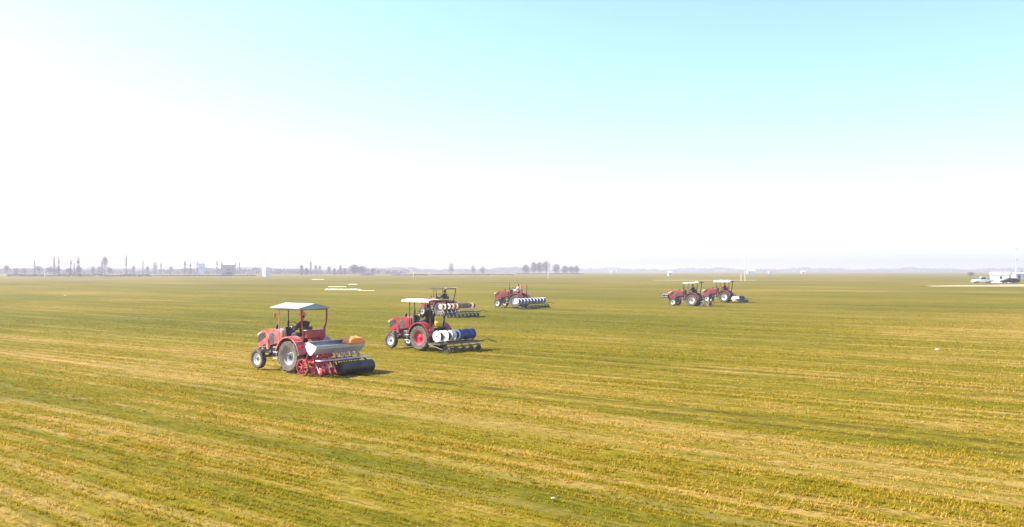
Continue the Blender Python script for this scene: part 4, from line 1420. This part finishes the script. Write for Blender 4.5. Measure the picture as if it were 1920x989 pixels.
for px, top, base, w, lab in ((1256, 510, 517.5, 2.6, 'small white hut with dark door on the far field edge'), (1408, 507, 514, 9.5, 'long low white house near the tall pale pole'),
                         (1146, 508.5, 513, 3.0, 'tiny white hut below the bluish far ridge'), (1446, 508, 513, 8, 'distant white farmhouse with red roof on the right skyline'), (1506, 509, 513, 6, 'faint distant pale shed between hazy tree lines')):
    d = gd(base)
    building((gx(px, d), d, 0), (w, 4.5, max(2.2, (base - top) * d / F * 0.8)), 0, lab, M_WALLW, M_ROOFR if 'red' in lab else M_WALLW, 'gable', 1, 1, 'building', 'farm_hut')

def pole(px, base, top, label, arms=0, r=0.16, m=M_CONC, z0=0.0, name='utility_pole', lean=0.0):
    d = gd(base, z0)
    h = zat(top, d) - z0
    root = empty(name, (gx(px, d), d, z0)); tag(root, label, 'pole')
    b = MB(); b.tube([(0, 0, -0.4), (lean * 0.5, 0, h * 0.5), (lean, 0, h)], [r, r * 0.85, r * 0.62], 10); b.build('shaft', m, root)
    for k in range(arms):
        z = h - 0.35 - 3.6 * k
        b = MB(); b.box((0, -0.12, z), (1.9, 0.12, 0.14)); a = b.build('cross_arm', M_STEEL, root)
        for x in (-0.85, -0.35, 0.35, 0.85):
            b = MB(); b.tube([(x, -0.12, z + 0.06), (x, -0.12, z + 0.14), (x, -0.12, z + 0.22), (x, -0.12, z + 0.30)], [0.03, 0.08, 0.05, 0.07], 8)
            b.build('insulator', M_WHITEPL, a)
    return root
pole(1397, 527, 462, 'tall slim white pole standing in the field behind the two cream-roofed tractors', 0, 0.15)
pole(1389.5, 526.5, 513, 'short white post beside the tall slim pole', 0, 0.16, name='marker_post')
pole(1905, 528.3, 465, 'concrete utility pole with cross arms behind the black sedan', 2, 0.15, z0=0.6)
pole(1028, 523, 490, 'slim white pole in front of the hazy round tree clump', 0, 0.20)
pole(775, 522, 499, 'thin pale pole in front of the low dark hedge', 0, 0.15)
pole(84, 519.5, 499, 'pale pole among bare poplars by the long dark hedge', 0, 0.24)
pole(1896, 522, 503, 'short grey pole next to the utility pole behind the cars', 0, 0.14, M_STEEL)

# ------------------------------------------------------------------ trees
def tree_meshes(key, h, w, style, seed, mtwig):
    """trunk with limbs, and a crown of many small twig-sized faces"""
    def f():
        rng = random.Random(seed)
        b = MB()
        tr = 0.028 * h if style != 'poplar' else 0.018 * h
        ends = []
        pts = [(0, 0, -0.3)]; rad = [tr]
        x = y = 0
        for i in range(1, 7):
            x += rng.uniform(-1, 1) * 0.012 * h; y += rng.uniform(-1, 1) * 0.012 * h
            pts.append((x, y, h * 0.92 * i / 6)); rad.append(tr * (1 - 0.86 * i / 6))
        b.tube(pts, rad, 7)
        nl = 18 if style == 'poplar' else 14
        for k in range(nl):
            t = rng.uniform(0.18, 0.9) if style == 'poplar' else rng.uniform(0.28, 0.85)
            i = min(5, int(t * 6))
            p0 = Vector(pts[i]).lerp(Vector(pts[i + 1]), t * 6 - i)
            a = rng.uniform(0, 6.283)
            if style == 'poplar':
                ln = w * 0.5 * rng.uniform(0.6, 1.1) * (1.15 - t); up = rng.uniform(1.6, 2.8)
            else:
                ln = w * 0.5 * rng.uniform(0.6, 1.05) * math.sin(math.pi * min(1, max(0.1, (t - 0.12) / 0.95))) ** 0.5; up = rng.uniform(0.5, 1.4)
            dr = Vector((math.cos(a), math.sin(a), 0))
            p1 = p0 + dr * ln * 0.5 + Vector((0, 0, ln * up * 0.35))
            p2 = p0 + dr * ln + Vector((0, 0, ln * up * 0.9))
            if p2.z > h * 0.93: p2.z = h * 0.93
            b.tube([p0, p1, p2], [tr * 0.38 * (1.1 - t), tr * 0.24 * (1.1 - t), tr * 0.08], 5)
            ends.append((p0, p1, p2))
        ends.append((Vector(pts[4]), Vector(pts[5]), Vector(pts[6])))
        trunk = b.mesh(key + '_trunk', M_BARK, 60)
        vs, fs = [], []
        n = {'poplar': 900, 'bare': 1300, 'dense': 1700}[style]
        for _ in range(n):
            p0, p1, p2 = rng.choice(ends)
            t = rng.uniform(0.25, 1.1)
            c = p0.lerp(p1, t * 2) if t < 0.5 else p1.lerp(p2, t * 2 - 1)
            sp = (0.09 if style == 'poplar' else 0.16 if style == 'bare' else 0.22) * w
            c = c + Vector((rng.gauss(0, 1), rng.gauss(0, 1), rng.gauss(0, 1.2))) * sp
            if style == 'poplar' and rng.random() < 0.6:
                q = rng.uniform(0.06, 1.0)
                c = Vector((rng.gauss(0, 1), rng.gauss(0, 1), 0)) * w * 0.30 * math.sin(math.pi * min(0.97, 0.12 + 0.85 * q)) ** 0.7 + Vector((0, 0, q * h))
            if c.z < h * 0.05: continue
            if style != 'poplar':
                ok = False
                for _t in range(6):
                    q = Vector((c.x / (0.60 * w), c.y / (0.60 * w), (c.z - 0.52 * h) / (0.48 * h)))
                    if q.length < 0.92 + 0.30 * math.sin(5 * math.atan2(c.y, c.x) + seed) * math.sin(4 * c.z / h + seed):
                        ok = True; break
                    a_ = rng.uniform(0, 6.283); zz = rng.uniform(-0.9, 1); rr = rng.random() ** 0.4
                    c = Vector((math.cos(a_) * 0.60 * w * rr * math.sqrt(1 - zz * zz), math.sin(a_) * 0.60 * w * rr * math.sqrt(1 - zz * zz), 0.52 * h + 0.48 * h * zz * rr))
                if not ok: continue
            elif c.z > h: continue
            if style == 'dense': L, Wd = rng.uniform(0.25, 0.60), rng.uniform(0.12, 0.34)
            else: L, Wd = rng.uniform(0.5, 1.3), rng.uniform(0.05, 0.12)
            dv = Vector((rng.gauss(0, 1), rng.gauss(0, 1), abs(rng.gauss(0.6, 1)))).normalized()
            sd = dv.cross(Vector((rng.gauss(0, 1), rng.gauss(0, 1), rng.gauss(0, 1)))).normalized()
            i0 = len(vs)
            vs += [c - sd * Wd, c + sd * Wd, c + dv * L + sd * Wd * 0.3]
            fs.append((i0, i0 + 1, i0 + 2))
        me = bpy.data.meshes.new(key + '_crown')
        me.from_pydata(vs, [], fs)
        me.materials.append(mtwig)
        return trunk, me
    return cached(('tree', key), f)

TREES = {
    'poplar_a': (16, 2.6, 'poplar', 1, M_TWIG), 'poplar_b': (16, 3.6, 'poplar', 2, M_TWIG),
    'bare_a': (12, 7.5, 'bare', 3, M_TWIG), 'bare_b': (12, 9.0, 'bare', 4, M_TWIG),
    'dense_a': (10, 8.5, 'dense', 5, M_EVER), 'dense_b': (10, 7.0, 'dense', 6, M_TWIG),
}
def tree(px, top, base, wpx, kind, label, group, name):
    h, w, style, seed, mt = TREES[kind]
    tk, cr = tree_meshes(kind, h, w, style, seed, mt)
    d = gd(base) if base > 509 else 1200
    d += random.uniform(-12, 12)
    H = zat(top, d); Wm = wpx * d / F
    root = empty(name, (gx(px, d), d, 0), random.uniform(0, 6.28))
    root.scale = (Wm / w, Wm / w, H / h)
    tag(root, label, 'tree', group)
    link('trunk', tk, root); link('crown', cr, root)
    return root

L_POP = ('slim bare poplar rising behind the long dark hedge', 'poplars behind the long hedge', 'poplar_tree')
L_BUSH = ('low bare tree standing behind the long dark hedge', 'low trees behind the long hedge', 'bare_tree')
for px, top, w in ((65, 487, 6), (102, 479, 7), (110, 483, 5), (133, 486, 6), (147, 483, 9), (237, 478, 6), (268, 486, 4), (139, 492, 5), (191, 490, 5)):
    tree(px, top, 517.5, w, random.choice(('poplar_a', 'poplar_b')), *L_POP)
for px, top, w in ((13, 496, 11), (73, 497, 14), (94, 497, 16), (106, 498, 14), (128, 502, 10), (148, 500, 13), (175, 497, 9), (186, 498, 9), (206, 501, 12), (250, 497, 6), (277, 498, 7), (30, 503, 10), (45, 504, 9)):
    tree(px, top, 517.5, w, random.choice(('bare_a', 'bare_b')), *L_BUSH)
tree(197, 479, 517.5, 14, 'bare_a', 'tall bare tree with the broadest top behind the long dark hedge', None, 'bare_tree')
L_MID = ('faint thin poplar between the long hedge and the grey block', 'faint poplars by the grey block', 'poplar_tree')
for px, top, w in ((302, 493, 5), (347, 490, 8), (357, 493, 6), (370, 489, 5), (407, 489, 5), (441, 492, 4), (449, 492, 4), (416, 490, 4)):
    tree(px, top, 515.5, w, 'poplar_a', *L_MID)
tree(291, 490, 516, 11, 'bare_b', 'lone bare tree with airy round top beyond the long hedge', None, 'bare_tree')
tree(320, 499, 516, 10, 'bare_a', 'small bare bush-like tree before the pale blue tower', None, 'bare_tree')
tree(428, 508, 518, 13, 'dense_a', 'dark low shrub at the foot of the grey block', None, 'shrub')
L_M2 = ('hazy bare tree in the loose row beside the dark rounded tree', 'hazy trees in the middle of the skyline', 'bare_tree')
for px, top, w in ((565, 497, 14), (575, 502, 10), (583, 489, 6), (592, 496, 7), (600, 497, 7), (617, 499, 10), (627, 502, 8), (638, 497, 8), (646, 503, 8), (700, 503, 9)):
    tree(px, top, 516.5, w, random.choice(('bare_a', 'poplar_b')), *L_M2)
tree(664, 495.5, 516.0, 20, 'dense_b', 'dark rounded tree on the skyline at the near end of the low hedge', None, 'round_tree')
tree(679, 498, 515.5, 18, 'dense_b', 'slightly smaller rounded tree touching the dark rounded tree', None, 'round_tree')
for px, top, w, lab in ((846, 493, 10, 'bare upright tree alone on the skyline above the tractor with dark roof'), (887, 497, 10, 'small bare tree left of a round hazy tree'), (905, 499, 12, 'round hazy tree beside a small bare tree')):
    tree(px, top, 516, w, 'bare_b', lab, None, 'bare_tree')
L_C = ('rounded hazy tree in the grove behind the slim white pole', 'grove behind the slim white pole', 'round_tree')
for px, top, w in ((986, 496, 14), (1001, 491, 12), (1012, 491, 15), (1024, 489.5, 15), (1043, 495, 15), (1059, 498, 14), (1071, 499, 13), (1081, 498, 10)):
    tree(px, top, 514.5, w, 'dense_b', *L_C)
tree(1820, 510, 519, 12, 'dense_a', 'dark isolated bush in the field beyond the white pickup', None, 'shrub')
tree(1916, 508, 524, 8, 'bare_b', 'bare tree behind the low white outbuilding', None, 'bare_tree')

def hedge(px0, px1, base, h, label, width=2.0, seed=1):
    rng = random.Random(seed)
    d = gd(base)
    x0, x1 = gx(px0, d), gx(px1, d)
    vs, fs = [], []
    n = int((x1 - x0) * 26)
    for _ in range(n):
        x = rng.uniform(x0, x1)
        hh = h * (0.75 + 0.35 * math.sin(x * 0.21 + seed) * math.sin(x * 0.083)) * min(1, 0.3 + (min(x - x0, x1 - x)) / 4)
        c = Vector((x, d + rng.gauss(0, width * 0.4), hh * rng.random() ** 0.7))
        sd = Vector((rng.gauss(0, 1), rng.gauss(0, 1), rng.gauss(0, 1))).normalized()
        dv = sd.cross(Vector((rng.gauss(0, 1), rng.gauss(0, 1), rng.gauss(0, 1)))).normalized()
        i0 = len(vs); s = rng.uniform(0.15, 0.45)
        vs += [c - sd * s, c + sd * s, c + dv * s * 1.6]
        fs.append((i0, i0 + 1, i0 + 2))
    me = bpy.data.meshes.new('hedge'); me.from_pydata(vs, [], fs); me.materials.append(M_HEDGE)
    o = link('hedge', me); tag(o, label, 'hedge')
    return o
hedge(14, 284, 519, 2.1, 'long dark hedge along the field edge below the poplars', seed=1)
hedge(676, 700, 516.6, 1.4, 'short dark hedge piece at the foot of the rounded trees', seed=2)
hedge(735, 805, 516.8, 1.2, 'low dark hedge behind the thin pale pole', seed=3)
hedge(808, 962, 516.0, 1.0, 'thin hedge line on the skyline above the tractors', seed=4)
hedge(968, 1095, 514.4, 1.3, 'faint hedge under the hazy rounded grove', seed=5)
hedge(287, 480, 518.0, 0.8, 'faint low hedge running between the long hedge and the white shed', seed=6)

def far_wood(name, px0, px1, d, hlo, hhi, n, label, seed, m):
    rng = random.Random(seed)
    x0, x1 = gx(px0, d), gx(px1, d)
    vs, fs = [], []
    for _ in range(n):
        x = rng.uniform(x0, x1)
        q = 0.5 + 0.25 * math.sin(x * 0.021 + seed) + 0.15 * math.sin(x * 0.057 + 2 * seed) + 0.10 * math.sin(x * 0.17)
        hh = hlo + (hhi - hlo) * q
        c = Vector((x, d + rng.uniform(-40, 40), hh * rng.random()))
        sd = Vector((rng.gauss(0, 1), rng.gauss(0, 1), rng.gauss(0, 1))).normalized()
        dv = sd.cross(Vector((rng.gauss(0, 1), rng.gauss(0, 1), rng.gauss(0, 1)))).normalized()
        i0 = len(vs); s = rng.uniform(0.8, 2.0)
        vs += [c - sd * s, c + sd * s, c + dv * s * 1.6]
        fs.append((i0, i0 + 1, i0 + 2))
    me = bpy.data.meshes.new(name); me.from_pydata(vs, [], fs); me.materials.append(m)
    o = link(name, me); tag(o, label, 'woodland', kind='stuff')
far_wood('far_wood', -250, 760, 1150, 2, 8, 11000, 'low lilac scrub behind the poplars and grey block', 3, M_TWIG)
far_wood('far_wood', -250, 1000, 1900, 5, 13, 26000, 'hazy far wood along the skyline behind the poplars', 1, M_TWIG)
far_wood('far_wood', 950, 2200, 2600, 5, 15, 26000, 'faint lilac far wood along the skyline beyond the cream-roofed tractors', 2, M_TWIG)

# ------------------------------------------------------------------ plastic film strips and litter
def film(px0, px1, py, label, dy=1.6, seed=1, z=0.10):
    d = gd(py); x0, x1 = gx(px0, d), gx(px1, d)
    rng = random.Random(seed)
    b = MB(); n = 26; m_ = 7
    top = []
    for i in range(n + 1):
        t = i / n; r = []
        wdt = dy * (0.25 + 0.75 * math.sin(math.pi * min(1, max(0.03, t))) ** 0.6) * rng.uniform(0.85, 1.1)
        yo = rng.uniform(-0.08, 0.08) + 0.4 * math.sin(3 * t + seed)
        for j in range(m_ + 1):
            c = 2 * j / m_ - 1
            r.append(b.bm.verts.new((x0 + (x1 - x0) * t, d + yo + c * wdt / 2, 0.015 + (z * (1 - c * c) * (0.6 + rng.uniform(0, 0.6)) if 0 < i < n else 0))))
        top.append(r)
    for i in range(n):
        for j in range(m_): b.bm.faces.new((top[i][j], top[i + 1][j], top[i + 1][j + 1], top[i][j + 1]))
    r = bmesh.ops.solidify(b.bm, geom=b.bm.faces[:], thickness=0.01)
    o = b.build('plastic_sheet', M_FILM, None, 60)
    tag(o, label, 'plastic sheet')
film(608, 678, 544.2, 'longest pale yellow plastic sheet lying on the field', 1.9, 1, 0.26)
film(614, 650, 538.5, 'thin pale plastic sheet just beyond the longest sheet', 1.5, 2, 0.14)
film(584, 608, 524.5, 'pale plastic sheet farthest out among the field sheets', 3.0, 3, 0.20)
film(654, 670, 534.0, 'short pale plastic sheet beyond the right end of longest sheet', 2.5, 4, 0.16)
film(672, 702, 545.8, 'faint narrow plastic sheet at the end of longest sheet', 1.2, 5, 0.10)

def litter(px, py, s, label, seed):
    d = gd(py); rng = random.Random(seed)
    b = MB()
    bmesh.ops.create_icosphere(b.bm, subdivisions=2, radius=1.0)
    for v in b.bm.verts:
        k = rng.uniform(0.7, 1.15)
        v.co = Vector((v.co.x * s * k, v.co.y * s * 0.7 * k, max(-0.2, v.co.z) * s * 0.45 * k))
    o = b.build('plastic_scrap', M_SCRAP, None, 20)
    o.location = (gx(px, d), d, 0.03)
    tag(o, label, 'litter')
litter(1757, 657, 0.13, 'crumpled pale plastic scrap in the green part of the open field', 1)
litter(1037, 937, 0.045, 'small pale plastic scrap on the straw-coloured strip in the foreground', 2)
litter(122, 555, 0.22, 'pale plastic scrap far out in the field before the long hedge', 3)

# ------------------------------------------------------------------ haze
b = MB()
b.box((0, 0, 12.5), (15600, 15600, 27.0 + 0.0))
hz = b.build('haze', None, None, 0)
hz.location.z = 0.0
m = bpy.data.materials.new('haze_air'); m.use_nodes = True
nt = m.node_tree
for n in list(nt.nodes): nt.nodes.remove(n)
pv = nt.nodes.new('ShaderNodeVolumePrincipled')
pv.inputs['Color'].default_value = (0.66, 0.635, 0.745, 1)
pv.inputs['Density'].default_value = 0.00043
pv.inputs['Anisotropy'].default_value = 0.25
out = nt.nodes.new('ShaderNodeOutputMaterial')
nt.links.new(pv.outputs[0], out.inputs['Volume'])
hz.data.materials.append(m)
tag(hz, 'pale thin haze lying over the whole plain', 'haze', kind='stuff')
